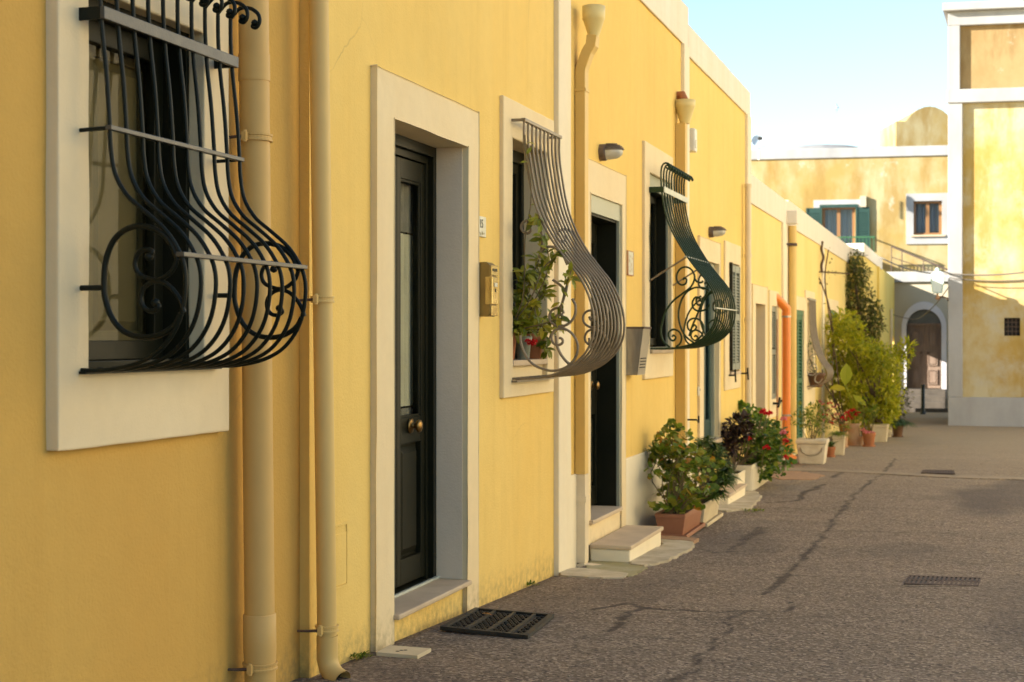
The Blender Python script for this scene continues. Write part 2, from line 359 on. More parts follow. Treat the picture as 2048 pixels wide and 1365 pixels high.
def road_extra(out, nz, ramp, mix, math_, mapped, N, L):
    c = mix(ramp(nz(.9, 7), .3, .7), (.185,.138,.096), (.262,.198,.140))
    c = mix(math_('MULTIPLY', ramp(nz(1, 6, mapped(.6, 4.5, 1)), .45, .75), .45), c, (.13,.096,.075))
    c = mix(math_('MULTIPLY', ramp(nz(1, 8, mapped(.9, 2.6, 1), .68), .50, .68), .55), c, (.085,.063,.045))
    c = mix(math_('MULTIPLY', ramp(nz(1, 7, mapped(2.2, 7, 1), .7), .54, .70), .45), c, (.075,.056,.042))
    c = mix(math_('MULTIPLY', ramp(nz(1.1, 7, None, .7), .56, .70), .35), c, (.36,.28,.20))
    v = N.new('ShaderNodeTexVoronoi'); v.inputs['Scale'].default_value = 80; g = N.new('ShaderNodeNewGeometry'); L.new(g.outputs['Position'], v.inputs['Vector'])
    s = N.new('ShaderNodeSeparateColor'); L.new(v.outputs['Color'], s.inputs[0])
    c = mix(math_('MULTIPLY', ramp(s.outputs[0], .5, .95), .85), c, (.44,.35,.26))
    c = mix(math_('MULTIPLY', ramp(s.outputs[1], .5, .95), .75), c, (.06,.044,.035))
    c = mix(math_('MULTIPLY', ramp(nz(18, 5), .55, .7), .3), c, (.10,.075,.06))
    # paler towards the far half of the street
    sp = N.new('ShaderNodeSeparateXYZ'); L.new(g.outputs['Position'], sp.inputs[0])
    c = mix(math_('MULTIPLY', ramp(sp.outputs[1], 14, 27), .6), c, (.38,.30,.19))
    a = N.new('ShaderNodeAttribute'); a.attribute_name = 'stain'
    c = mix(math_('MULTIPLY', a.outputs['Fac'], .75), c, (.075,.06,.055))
    a = N.new('ShaderNodeAttribute'); a.attribute_name = 'crack'
    c = mix(math_('MULTIPLY', math_('MULTIPLY', ramp(a.outputs['Fac'], .16, .62), ramp(nz(11, 5), .30, .50)), .82), c, (.040,.030,.024))
    return c
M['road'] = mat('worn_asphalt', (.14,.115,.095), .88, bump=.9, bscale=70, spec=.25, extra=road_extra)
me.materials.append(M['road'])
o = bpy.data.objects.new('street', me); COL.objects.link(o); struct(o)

def slab(name, px, m, h=.010, off=0.0, rag=.028, label=None, parent=None, conv=True, dn=.06):
    P = [onG(*p) if conv else Vector((p[0], p[1], gz(p[1]))) for p in px]
    Q = []
    for a, b in zip(P, P[1:]+P[:1]):
        k = max(1, int((b-a).length/.03))
        for i in range(k):
            p = a.lerp(b, i/k); p = p+Vector((noise.noise(p*5)*rag+noise.noise(p*24)*rag*.9, noise.noise(p*5+Vector((5,5,5)))*rag+noise.noise(p*24+Vector((9,5,5)))*rag*.9, 0)); Q.append(p)
    top = [(p.x, p.y, gz(p.y)+h+off) for p in Q]; bot = [(p.x, p.y, gz(p.y)-dn) for p in Q]
    n = len(Q); mb = MB().add(top+bot, [tuple(range(n))]+[(i, n+i, n+(i+1)%n, (i+1)%n) for i in range(n)])
    bm = bmesh.new(); mm = bpy.data.meshes.new(name); mm.from_pydata(mb.v, [], mb.f); bm.from_mesh(mm)
    bmesh.ops.recalc_face_normals(bm, faces=bm.faces); bmesh.ops.triangulate(bm, faces=[f for f in bm.faces if len(f.verts) > 4]); bm.to_mesh(mm); bm.free()
    mm.materials.append(m); ob = bpy.data.objects.new(name, mm); COL.objects.link(ob)
    if parent is None: struct(ob)
    return ob
def z7(u, v): return (1100+u/6.4, 1000+v/6.4)
slab('concrete_apron', [z7(*p) for p in ((50,930),(290,890),(470,895),(600,902),(760,925),(960,955),(1000,985),(940,1020),(700,1018),(350,995),(110,985))], M['conc'])
slab('concrete_apron', [z7(*p) for p in ((600,905),(480,880),(480,700),(1040,760),(1050,800),(1250,880),(1160,940),(1010,1000),(960,955),(760,925))], M['moss'], .007)
slab('concrete_apron', [z7(*p) for p in ((1040,840),(1040,760),(1430,600),(1430,520),(1860,560),(1865,600),(1700,700),(1500,800),(1230,870))], M['conc'], .014)
slab('paving_strip', [z7(*p) for p in ((1395,495),(1440,480),(1880,520),(1862,556),(1430,530))], M['tile'], .018)
def z1(u, v): return (1260+u/3.591, 740+v/3.591)
slab('concrete_apron', [z1(*p) for p in ((590,1010),(640,960),(820,880),(880,870),(945,915),(860,1000),(700,1022))], M['conc'], .014)
slab('paving_strip', [(1536,936),(1600,936),(1760,944),(1900,951),(2048,955),(2100,957),(2100,962),(2048,960),(1900,956),(1760,948),(1640,943),(1560,942)], mat('worn_paving', (.34,.27,.19), .9, 0, (.26,.21,.15), 6, .4, 40, .15), .004)
slab('paving_strip', [(1545,944),(1600,944),(1650,952),(1630,960),(1565,960),(1540,955)], M['tile'], .007)

# ================================================================== houses
def q(xL, yT, yB, xR, X):
    y0, zt = onX(xL, yT, X); _, zb = onX(xL, yB, X); y1, _ = onX(xR, yT, X); return [y0, y1, zb, zt]
def wall_mb(Xf, y0, y1, z0, z1, holes, th=.3, back=-5.0):
    mb = MB(); Y = sorted(set([y0, y1]+[h[0] for h in holes]+[h[1] for h in holes])); Z = sorted(set([z0, z1]+[h[2] for h in holes]+[h[3] for h in holes]))
    def inh(y, z): return any(h[0] < y < h[1] and h[2] < z < h[3] for h in holes)
    idx = {}
    def V(y, z, X):
        k = (y, z, X)
        if k not in idx: idx[k] = len(mb.v); mb.v.append((X, y, z))
        return idx[k]
    for a, b in zip(Y, Y[1:]):
        for c, d in zip(Z, Z[1:]):
            if not inh((a+b)/2, (c+d)/2):
                mb.f.append((V(a,c,Xf), V(b,c,Xf), V(b,d,Xf), V(a,d,Xf)))
    for h in holes:
        a, b, c, d = h
        for (p, r) in (((a,c),(b,c)), ((b,c),(b,d)), ((b,d),(a,d)), ((a,d),(a,c))):
            mb.f.append((V(p[0],p[1],Xf), V(r[0],r[1],Xf), V(r[0],r[1],Xf-th), V(p[0],p[1],Xf-th)))
    B = back
    mb.f += [(V(y0,z0,B), V(y0,z0,Xf), V(y0,z1,Xf), V(y0,z1,B)), (V(y1,z0,Xf), V(y1,z0,B), V(y1,z1,B), V(y1,z1,Xf)),
             (V(y1,z0,B), V(y0,z0,B), V(y0,z1,B), V(y1,z1,B)), (V(y0,z1-.25,B), V(y0,z1-.25,Xf-.001), V(y1,z1-.25,Xf-.001), V(y1,z1-.25,B))]
    return mb
def house(name, label, Xf, y0, y1, z1, wm, holes, band=None, pil=None, bandx=.02):
    r = thing(name, label, 'house', (Xf, (y0+y1)/2, gz((y0+y1)/2)))
    obj('wall', wall_mb(Xf, y0, y1, -1.0, z1, holes), wm, r)
    if band:
        mb = MB().box(Xf+.003, Xf+bandx, y0+.003, y1-.003, band, z1+.02); mb.box(Xf-.22, Xf+.003, y0+.003, y1-.003, z1+.002, z1+.02)
        mb.box(Xf-.22, Xf-.2, y0+.003, y1-.003, z1-.25, z1+.002)
        rough(obj('parapet', mb, M['parapet'], r, bevel=.008), .012, 4)
    if pil:
        a, b, zt = pil; rough(obj('corner_pilaster', MB().box(Xf-.01, Xf+.032, a, b, -1, zt), M['white'], r, bevel=.006), .008, 4)
    return r
_tx = bpy.data.textures.new('wobble', 'CLOUDS'); _tx.noise_scale = .22; _tx.noise_depth = 3
def rough(o, s=.006, lv=4):
    a = o.modifiers.new('sub', 'SUBSURF'); a.subdivision_type = 'SIMPLE'; a.levels = lv; a.render_levels = lv
    d = o.modifiers.new('wobble', 'DISPLACE'); d.texture = _tx; d.strength = s; d.mid_level = .5; d.texture_coords = 'LOCAL'
    return o
def ex(r, d=.03, db=None): return [r[0]-d, r[1]+d, r[2]-(d if db is None else db), r[3]+d]
def surround(root, Xf, pr, out, inn, dep, door=False, m=None, name='window_surround'):
    m = m or M['cream']; mb = MB()
    if door:
        g = gz(out[0])-.3
        pts = [(out[0],g),(out[0],out[3]),(out[1],out[3]),(out[1],g),(inn[1],g),(inn[1],inn[3]),(inn[0],inn[3]),(inn[0],g)]
        n = 8; a, b = Xf-dep, Xf+pr
        vs = [(a,)+p for p in pts]+[(b,)+p for p in pts]
        fs = [(i, (i+1)%n, n+(i+1)%n, n+i) for i in range(n)]
        for off, rev in ((0, 1), (n, 0)):
            for f in ((0,7,6,1), (1,6,5,2), (2,5,4,3)):
                f = tuple(off+i for i in f); fs.append(f if not rev else f[::-1])
        mb.add(vs, fs)
    else: mb.ring(Xf-dep, Xf+pr, out, inn)
    return rough(obj(name, mb, m, root, bevel=.006), .009, 4)
def fixn(o):
    bm = bmesh.new(); bm.from_mesh(o.data); bmesh.ops.recalc_face_normals(bm, faces=bm.faces); bm.to_mesh(o.data); bm.free(); return o
def louvers(root, name, X, th, r, m, leaves=1, mid=True, tilt=.012, pitch=.032, st=.045):
    w = (r[1]-r[0])/leaves
    for k in range(leaves):
        a, b = r[0]+k*w+.003, r[0]+(k+1)*w-.003; mb = MB()
        mb.box(X-th, X, a, a+st, r[2], r[3]); mb.box(X-th, X, b-st, b, r[2], r[3])
        zs = [r[2], (r[2]+r[3])/2-.03, r[3]-.07] if mid else [r[2], r[3]-.07]
        for z in zs: mb.box(X-th+.002, X-.002, a+st, b-st, z, z+.07)
        z = r[2]+.08
        while z < r[3]-.08:
            if all(not (zz-.02 < z < zz+.075) for zz in zs):
                mb.add([(X-th+.004, a+st, z+.022), (X-.006, a+st, z), (X-.006, b-st, z), (X-th+.004, b-st, z+.022),
                        (X-th+.004, a+st, z+.029), (X-.006, a+st, z+.007), (X-.006, b-st, z+.007), (X-th+.004, b-st, z+.029)],
                       [(0,3,2,1),(4,5,6,7),(0,1,5,4),(1,2,6,5),(2,3,7,6),(3,0,4,7)])
            z += pitch
        obj(name, mb, m, root)
def wavy(Xc, y0, y1, z0, z1, amp=.012, k=34, n=40):
    mb = MB(); vs = []
    for side in (0, 1):
        for i in range(n+1):
            y = y0+(y1-y0)*i/n; x = Xc+amp*sin(k*y*2)+amp*.5*sin(k*y*3.3+1)-side*.003
            vs += [(x, y, z0), (x, y, z1)]
    o = 2*(n+1)
    fs = [(2*i, 2*i+2, 2*i+3, 2*i+1) for i in range(n)]+[(o+2*i, o+2*i+1, o+2*i+3, o+2*i+2) for i in range(n)]
    return mb.add(vs, fs)
def knob(root, p, r=.032, m=None, L=.05):
    c = Vector(p); Mx = Matrix.Translation(c) @ Matrix.Rotation(R(90), 4, 'Y')
    mb = MB().lathe([(r*1.15, 0), (r*1.15, .006), (r*.9, .010), (r*.38, .014), (r*.36, L*.55), (r*.8, L*.68), (r, L*.85), (r*.95, L), (r*.6, L*1.12), (r*.1, L*1.16)], n=24, M=Mx)
    return obj('door_knob', mb, m or M['brass'], root, smooth=True)
def leaf_door(root, X, y0, y1, z0, z1, zg0, zg1, zp1, m, st=.055, th=.045, kn=None, curt=None, gm=None, zp0=None):
    """door leaf: stiles, rails, raised lower panel, glazed upper light (zg0..zg1), panel z0+rail..zp1"""
    zp0 = zp0 or z0+.16
    mb = MB(); mb.box(X-th, X, y0, y0+st, z0, z1); mb.box(X-th, X, y1-st, y1, z0, z1)
    a, b = y0+st, y1-st
    for c, d in ((z0, zp0), (zp1, zg0), (zg1, z1)): mb.box(X-th, X-.001, a, b, c, d)
    mb.box(X-th+.008, X-.028, a, b, zp0, zp1)
    e = .045
    vs = [(X-.028, a+.012, zp0+.012), (X-.028, b-.012, zp0+.012), (X-.028, b-.012, zp1-.012), (X-.028, a+.012, zp1-.012),
          (X-.008, a+e, zp0+e), (X-.008, b-e, zp0+e), (X-.008, b-e, zp1-e), (X-.008, a+e, zp1-e)]
    if b-a > 2.2*e: mb.add(vs, [(4,5,6,7), (0,1,5,4), (1,2,6,5), (2,3,7,6), (3,0,4,7)])
    # bead round the glass
    mb.ring(X-.018, X-.006, (a-.001, b+.001, zg0-.001, zg1+.001), (a+.014, b-.014, zg0+.014, zg1-.014))
    lf = obj('door_leaf', mb, m, root, bevel=.003)
    obj('glass_pane', MB().box(X-.03, X-.024, a, b, zg0, zg1), gm or M['glass1'], lf)
    if curt:
        for cz0, cz1, cm in curt: obj('curtain', wavy(X-.056, a-.05, b+.15, cz0, cz1, .005), cm, lf)
    if kn: knob(lf, kn)
    return lf
def darkbox(root, Xf, r, d0, d1=.9):
    """black box, its colour standing in for the unlit room behind an opening"""
    mb = MB().box(Xf-d1, Xf-d0-.02, r[0]-.2, r[1]+.2, r[2]-.1, r[3]+.1); return obj('dark_room_box', mb, M['dark'], root)

# ------------------------------------------------------------------ house 1 (near, orange) with window 1
X1 = -.04; YA = 5.22
o1 = q(117, 0, 905, 459, X1+.04); i1 = q(179, 0, 745, 409, X1+.04); i1[3] = onX(249, 3.5, 0)[1]; o1[3] = i1[3]+.17
h1 = house('house', 'orange ochre stucco house nearest the camera, behind the big black bulging grille', X1, -6, YA, 4.9, M['y1'], [ex(i1)], band=4.5)
surround(h1, X1, .04, o1, i1, .02, m=M['cream1'])
wf = obj('window_frame', MB().ring(X1-.15, X1-.02, (i1[0]-.02, i1[1]+.02, i1[2]-.02, i1[3]+.02), (i1[0]+.012, i1[1]-.012, i1[2]+.03, i1[3]-.03)), M['green'], h1, bevel=.002)
s1 = MB(); ym = (i1[0]+i1[1])/2+.02
a, b, c, d = i1[0]+.012, i1[1]-.012, i1[2]+.03, i1[3]-.03
s1.ring(X1-.14, X1-.105, (a, b, c, d), (a+.05, b-.055, c+.06, d-.07)); obj('sash', s1, M['green'], wf, bevel=.003)
obj('glass_pane', MB().box(X1-.128, X1-.122, a+.04, b-.04, c+.05, d-.06), M['glass1'], wf)
def inner_shutter(y0, y1):
    mb = MB(); X = X1-.165; mb.ring(X-.03, X, (y0, y1, c, d), (y0+.06, y1-.06, c+.09, d-.09)); mb.box(X-.025, X-.018, y0+.05, y1-.05, c+.05, d-.05)
    aa, bb, cc, dd = y0+.062, y1-.062, c+.092, d-.092
    mb.add([(X-.018, aa, cc), (X-.018, bb, cc), (X-.018, bb, dd), (X-.018, aa, dd), (X-.004, aa+.03, cc+.03), (X-.004, bb-.03, cc+.03), (X-.004, bb-.03, dd-.03), (X-.004, aa+.03, dd-.03)],
           [(4,5,6,7), (0,1,5,4), (1,2,6,5), (2,3,7,6), (3,0,4,7)])
    obj('inner_shutter', mb, M['olive'], h1, bevel=.003)
inner_shutter(a-.05, (a+b)/2-.06); inner_shutter((a+b)/2-.055, b+.03)
darkbox(h1, X1, i1, .22)

# ------------------------------------------------------------------ house 2 (door 15, window 2)
X2 = 0.0; YB = onX(1142, 700, .03)[0]
od = q(752.2, 131.9, 1290, 956.9, .025); idr = q(787.7, 238.3, 1236, 935.2, .025)
zs_t = onX(787, 1236, .05)[1]; zs_b = onX(787, 1247, .05)[1]
ow = q(1007.6, 189.7, 797, 1108, .024); iw = q(1026, 276, 761, 1095, .024)
h2 = house('house', 'yellow stucco house with dark green glazed door numbered 15 and a taupe window grille', X2, YA, YB, 4.9, M['y2'],
           [[idr[0]-.02, idr[1]+.02, zs_b, idr[3]+.03], ex(iw)], band=4.5, pil=(onX(1118, 700, .032)[0], YB-.002, 4.5))
surround(h2, 0, .025, od, idr, .155, True, name='door_surround')
zr = zs_t
obj('reveal_plaster', MB().box(-.150, -.002, idr[1]-.004, idr[1]-.0005, zs_t, idr[3]-.001), M['lilac'], h2)
obj('door_sill', MB().box(-.17, .052, idr[0]-.004, onX(943.6, 1170, .05)[0], zs_b, zs_t), M['marble'], h2, bevel=.006)
obj('threshold_bar', MB().box(-.135, -.12, idr[0], idr[1], zs_t+.001, zs_t+.012), M['strapwhite'], h2)
Xd = -.155
ya, yb, zt = idr[0], idr[1], idr[3]
mb = MB().ring(Xd-.07, Xd+.018, (ya, yb, zs_t-.02, zt+.01), (ya+.045, yb-.045, zs_t+.005, zt-.05)); mb.ring(Xd-.07, Xd-.010, (ya+.045, yb-.045, zs_t-.0, zt-.05), (ya+.075, yb-.075, zs_t+.004, zt-.085))
obj('door_frame', mb, M['green'], h2, bevel=.004)
XL = Xd-.018
ymeet = onX(794, 700, XL)[0]; yE = yb-.075
zg1 = onX(805, 357, XL)[1]; zg0 = onX(802, 838, XL)[1]; zp1 = onX(802, 890, XL)[1]; zp0 = onX(802, 1121, XL)[1]
zct = onX(806, 470, XL-.08)[1]; zcb = onX(806, 812, XL-.08)[1]
leaf_door(h2, XL, ymeet, yE, zs_t+.02, zt-.09, zg0, zg1, zp1, M['green'], .05, curt=[(zcb, zct, M['curtain']), (zct+.01, zg1+.05, M['curtaing']), (zg0-.03, zcb-.01, M['curtaing'])], kn=(XL+.003, onX(820, 852, XL)[0], onX(820, 852, XL)[1]), zp0=zp0)
leaf_door(h2, XL, ya+.075, ymeet-.004, zs_t+.02, zt-.09, zg0, zg1, zp1, M['green'], .05, curt=[(zg0, zct, M['curtain'])], zp0=zp0)
darkbox(h2, 0, [idr[0], idr[1], zs_t, zt], .36)
# window 2
surround(h2, 0, .024, ow, iw, .13)
zsl = onX(1026, 721.5, .03)[1]; zsb = onX(1026, 733, .03)[1]
obj('window_sill', MB().box(-.12, .028, iw[0]+.002, iw[1]-.002, zsb, zsl), M['marble'], h2, bevel=.004)
obj('sill_apron', MB().box(-.12, -.006, iw[0]-.001, iw[1]+.001, iw[2]-.001, zsb-.001), M['cream'], h2)
f2 = obj('window_frame', MB().ring(-.19, -.12, (iw[0]-.02, iw[1]+.02, zsl-.01, iw[3]+.02), (iw[0]+.04, iw[1]-.04, zsl+.04, iw[3]-.07)), M['green'], h2, bevel=.004)
ymid = (iw[0]+iw[1])/2; mb = MB()
for p, r_ in ((iw[0]+.042, ymid-.002), (ymid+.002, iw[1]-.042)): mb.ring(-.18, -.14, (p, r_, zsl+.042, iw[3]-.072), (p+.05, r_-.05, zsl+.11, iw[3]-.13))
obj('sash', mb, M['green'], f2, bevel=.003); obj('glass_pane', MB().box(-.165, -.16, iw[0]+.05, iw[1]-.05, zsl+.05, iw[3]-.08), M['glass'], f2)
darkbox(h2, 0, iw, .25)
# meter hatch in the plaster beside the thin pipe
hy0, hz1 = onX(668, 1050, 0); hy1, hz0 = onX(694, 1172, 0)
mb = MB().ring(-.002, .006, (hy0, hy1, hz0, hz1), (hy0+.012, hy1-.012, hz0+.012, hz1-.012)); mb.box(-.001, .004, hy0+.014, hy1-.014, hz0+.014, hz1-.04)
obj('meter_hatch', mb, M['y2'], h2, bevel=.002)

# ------------------------------------------------------------------ house 3 (door 2, window 3)
YC = 13.1
o3d = q(1183, 320.3, 1060, 1251.5, .022); i3d = q(1176, 381, 1050, 1244, .022); i3d[0] = 9.52; o3d[0] = 9.38; i3d[3] = onX(1183, 384, .022)[1]
o3w = q(1290.4, 281.5, 759.7, 1346.5, .024); i3w = q(1300, 345, 700, 1343, .024)
z3t = onX(1175.8, 1047, .05)[1]; z3b = z3t-.028
h3 = house('house', 'yellow stucco house with white base, behind the curled green grille, and a two-step doorway', 0, YB, YC, 4.40, M['y3'],
           [[i3d[0]-.0, i3d[1]+.0, z3b, i3d[3]+.0], ex(i3w)], band=4.06, pil=(12.86, YC-.002, 4.06))
surround(h3, 0, .022, o3d, [i3d[0]+.012, i3d[1]-.012, i3d[2], i3d[3]-.012], .03, True, name='door_surround')
mb = MB().ring(-.010, .012, (i3d[0]+.012, i3d[1]-.012, z3t-.02, i3d[3]-.012), (i3d[0]+.042, i3d[1]-.042, z3t-.01, i3d[3]-.13))
obj('metal_door_frame', mb, M['frame2'], h3, bevel=.002)
mb = MB().ring(-.22, -.0105, (i3d[0]+.02, i3d[1]-.02, z3t-.02, i3d[3]-.10), (i3d[0]+.046, i3d[1]-.046, z3t-.01, i3d[3]-.142)); obj('reveal_lining', mb, M['green'], h3)
X3 = -.15; ya, yb, zt = i3d[0]+.046, i3d[1]-.046, i3d[3]-.142; ym = onX(1177, 700, X3)[0]
leaf_door(h3, X3, ym, yb, z3t+.01, zt, onX(1184, 770, X3)[1]+.08, zt-.13, onX(1184, 830, X3)[1], M['green'], .045, kn=(X3+.003, onX(1190, 770, X3+.03)[0], onX(1190, 770, X3)[1]), curt=[(z3t+.9, zt-.1, M['curtain'])], zp0=z3t+.14)
leaf_door(h3, X3, ya, ym-.004, z3t+.01, zt, onX(1184, 770, X3)[1]+.08, zt-.13, onX(1184, 830, X3)[1], M['green'], .045, zp0=z3t+.14)
darkbox(h3, 0, [ya, yb, z3t, zt], .32)
obj('door_sill', MB().box(-.21, .05, i3d[0]-.02, onX(1246, 1017, .05)[0], z3b, z3t), M['marble'], h3, bevel=.005)
obj('entry_riser', MB().box(-.15, .010, i3d[0]+.013, i3d[1]-.013, -1, z3b-.001), M['cream'], h3)
zpl = onX(1300, 903, .03)[1]
rough(obj('white_base_band', MB().box(-.01, .014, o3d[1]+.001, 12.84, -1, zpl), M['white'], h3, bevel=.004), .006, 4)
obj('white_base_band', MB().box(-.01, .014, YB+.001, o3d[0]-.001, -1, onX(1150, 950, .02)[1]), M['white'], h3, bevel=.004)
surround(h3, 0, .024, o3w, i3w, .10)
obj('window_sill', MB().box(-.10, .045, i3w[0]+.002, i3w[1]+.0, i3w[2]-.03, i3w[2]), M['marble'], h3, bevel=.004)
f3 = obj('window_frame', MB().ring(-.13, -.021, (i3w[0]-.001, i3w[1]+.001, i3w[2]-.001, i3w[3]+.001), (i3w[0]+.05, i3w[1]-.02, i3w[2]+.02, i3w[3]-.12)), M['green'], h3, bevel=.003)
obj('face_trim', MB().ring(-.02, -.004, (i3w[0]-.001, i3w[1]+.001, i3w[2]-.001, i3w[3]+.001), (i3w[0]+.045, i3w[1]-.018, i3w[2]+.018, i3w[3]-.115)), M['frame2'], f3)
ymid = (i3w[0]+i3w[1])/2; mb = MB()
for p, r_ in ((i3w[0]+.052, ymid-.002), (ymid+.002, i3w[1]-.042)): mb.ring(-.13, -.095, (p, r_, i3w[2]+.032, i3w[3]-.122), (p+.05, r_-.05, i3w[2]+.09, i3w[3]-.18))
obj('sash', mb, M['green'], f3); obj('glass_pane', MB().box(-.115, -.11, i3w[0]+.06, i3w[1]-.05, i3w[2]+.04, i3w[3]-.13), M['glass'], f3)
darkbox(h3, 0, i3w, .2)

# ------------------------------------------------------------------ house 4 (door 3, shuttered window 4)
YD = 17.0
o4d = q(1399, 472, 890, 1441, .02); i4d = q(1407, 518, 890, 1438, .02); o4w = q(1451, 481, 782, 1481.5, .02); i4w = q(1459, 525, 745, 1479, .02)
z4 = onX(1407, 888, .02)[1]
h4 = house('house', 'tall yellow house between the green curled grille and the lower row, with grey louvred shutters', 0, YC, YD, 4.26, M['y4'],
           [[i4d[0], i4d[1], z4, i4d[3]], ex(i4w)], band=4.0, pil=(16.72, YD-.002, 4.0))
surround(h4, 0, .02, o4d, [i4d[0]+.01, i4d[1]-.01, i4d[2], i4d[3]-.01], .06, True, name='door_surround')
X4 = -.05; ya, yb, zt = i4d[0]+.01, i4d[1]-.01, i4d[3]-.01
mb = MB().ring(X4-.05, X4+.03, (ya, yb, z4-.02, zt), (ya+.05, yb-.05, z4+.01, zt-.13)); obj('door_frame', mb, M['frame2'], h4, bevel=.003)
ya += .05; yb -= .05; zt -= .13; ym = (ya+yb)/2
zl = onX(1421, 853, X4)[1]
for p, r_ in ((ya, ym-.002), (ym+.002, yb)):
    lf = leaf_door(h4, X4, p, r_, z4+.02, zt, zl+.06, zt-.08, zl, M['shdark'], .07, zp0=z4+.12)
mb = MB().tube([(X4+.001, ym+.05, z4+.98), (X4+.05, ym+.05, z4+.98), (X4+.055, ym+.17, z4+.975)], .011); obj('door_handle', mb, M['iron'], lf)
mb = MB()
for z in (z4+.45, z4+1.5): mb.box(X4+.002, X4+.02, ya-.04, ya-.01, z, z+.12); mb.box(X4+.002, X4+.02, yb+.01, yb+.04, z, z+.12)
obj('door_hinge', mb, M['iron'], h4); darkbox(h4, 0, [ya, yb, z4, zt], .15)
obj('door_sill', MB().box(-.1, .05, i4d[0]-.03, i4d[1]+.03, z4-.04, z4), M['marble'], h4, bevel=.004)
obj('white_base_band', MB().box(-.01, .012, YC+.002, o4d[0]-.001, -1, z4+.02), M['white'], h4, bevel=.004)
surround(h4, 0, .02, o4w, i4w, .06)
louvers(h4, 'shutter', .03, .04, [i4w[0]+.05, i4w[1], i4w[2]+.02, i4w[3]-.02], M['shgrey'], 2)
mb = MB().box(-.0, .05, i4w[0]+.0, i4w[0]+.04, i4w[2]+.02, i4w[3]); obj('shutter_edge', mb, M['green'], h4)
mb = MB()
for y in (i4w[0]-.05, i4w[1]+.15): mb.tube([(0, y, i4w[2]-.03), (.08, y, i4w[2]-.03), (.085, y+.01, i4w[2]+.03), (.09, y+.01, i4w[2]-.10)], .010)
obj('shutter_stay', mb, M['iron'], h4)
obj('window_sill', MB().box(-.05, .04, i4w[0], i4w[1], i4w[2]-.03, i4w[2]), M['marble'], h4)
darkbox(h4, 0, i4w, .12)

# ------------------------------------------------------------------ house 5
YE = 20.7
o5d = q(1505, 568, 890, 1535, .02); i5d = q(1511, 605, 890, 1530, .02); o5w = q(1540, 580, 838, 1558, .02); i5w = q(1544, 612, 800, 1555, .02)
z5 = gz(18)+.12
h5 = house('house', 'low pale yellow house with brown door and one grey shutter, left of orange pipe', 0, YD, YE, 3.35, M['y5'],
           [[i5d[0], i5d[1], z5, i5d[3]], ex(i5w)], band=3.04, pil=(20.05, YE-.002, 3.04))
surround(h5, 0, .02, o5d, [i5d[0]+.01, i5d[1]-.01, i5d[2], i5d[3]-.01], .24, True, name='door_surround')
mb = MB().box(-.27, -.23, i5d[0]+.01, i5d[1]-.01, z5, i5d[3]-.01)
for k in range(3):
    zz = z5+.15+k*.62; mb.ring(-.232, -.222, (i5d[0]+.5, i5d[1]-.12, zz, zz+.52), (i5d[0]+.53, i5d[1]-.15, zz+.03, zz+.49))
obj('door_leaf', mb, M['brown'], h5, bevel=.003)
obj('door_sill', MB().box(-.25, .03, i5d[0], i5d[1], z5-.05, z5), M['marble'], h5)
surround(h5, 0, .02, o5w, i5w, .06)
louvers(h5, 'shutter', -.0, .04, [i5w[0], i5w[1], i5w[2], i5w[3]], M['shgrey'], 1)
mb = MB()
for y in (i5w[0]+.1, i5w[1]+.35): mb.tube([(0, y, i5w[2]-.05), (.09, y, i5w[2]-.05), (.1, y+.04, i5w[2]+.02)], .016); mb.tube([(.09, y-.04, i5w[2]-.09), (.1, y+.06, i5w[2]-.03)], .016)
obj('shutter_stay', mb, M['iron'], h5); darkbox(h5, 0, i5w, .12)

# ------------------------------------------------------------------ house 6
YF = 31.5
o6d = q(1586, 590, 900, 1611, .02); i6d = q(1590, 618, 905, 1608, .02); o6w = q(1611.5, 580, 815, 1630, .02); i6w = q(1615, 606, 780, 1627, .02)
o7w = q(1657, 597, 780, 1677, .02); i7w = q(1661, 620, 760, 1672, .02); z6 = gz(22.5)+.08
h6 = house('house', 'long low yellow house ending the row, with green louvred door and pale bulging grille', 0, YE, YF, 3.38, M['y5'],
           [[i6d[0], i6d[1], z6, i6d[3]], ex(i6w), ex(i7w)], band=3.05)
surround(h6, 0, .02, o6d, [i6d[0]+.01, i6d[1]-.01, i6d[2], i6d[3]-.01], .06, True, name='door_surround')
louvers(h6, 'louvred_door', .0, .05, [i6d[0]+.02, i6d[1]-.02, z6, i6d[3]-.08], M['shgreen'], 2, st=.09, pitch=.05)
obj('door_head', MB().box(-.05, .01, i6d[0]+.01, i6d[1]-.01, i6d[3]-.079, i6d[3]-.01), M['shgreen'], h6)
surround(h6, 0, .02, o6w, i6w, .12); f6 = obj('window_frame', MB().ring(-.14, -.08, i6w, (i6w[0]+.06, i6w[1]-.06, i6w[2]+.06, i6w[3]-.08)), M['white'], h6)
obj('glass_pane', MB().box(-.12, -.115, i6w[0]+.05, i6w[1]-.05, i6w[2]+.05, i6w[3]-.07), M['glass'], f6); darkbox(h6, 0, i6w, .2)
surround(h6, 0, .02, o7w, i7w, .06); louvers(h6, 'shutter', .01, .05, i7w, M['shgreen'], 2); darkbox(h6, 0, i7w, .12)
yp = onX(1647, 600, .02)[0]; obj('corner_pilaster', MB().box(-.01, .025, yp-.15, yp+.15, -1, 3.05), M['white'], h6)

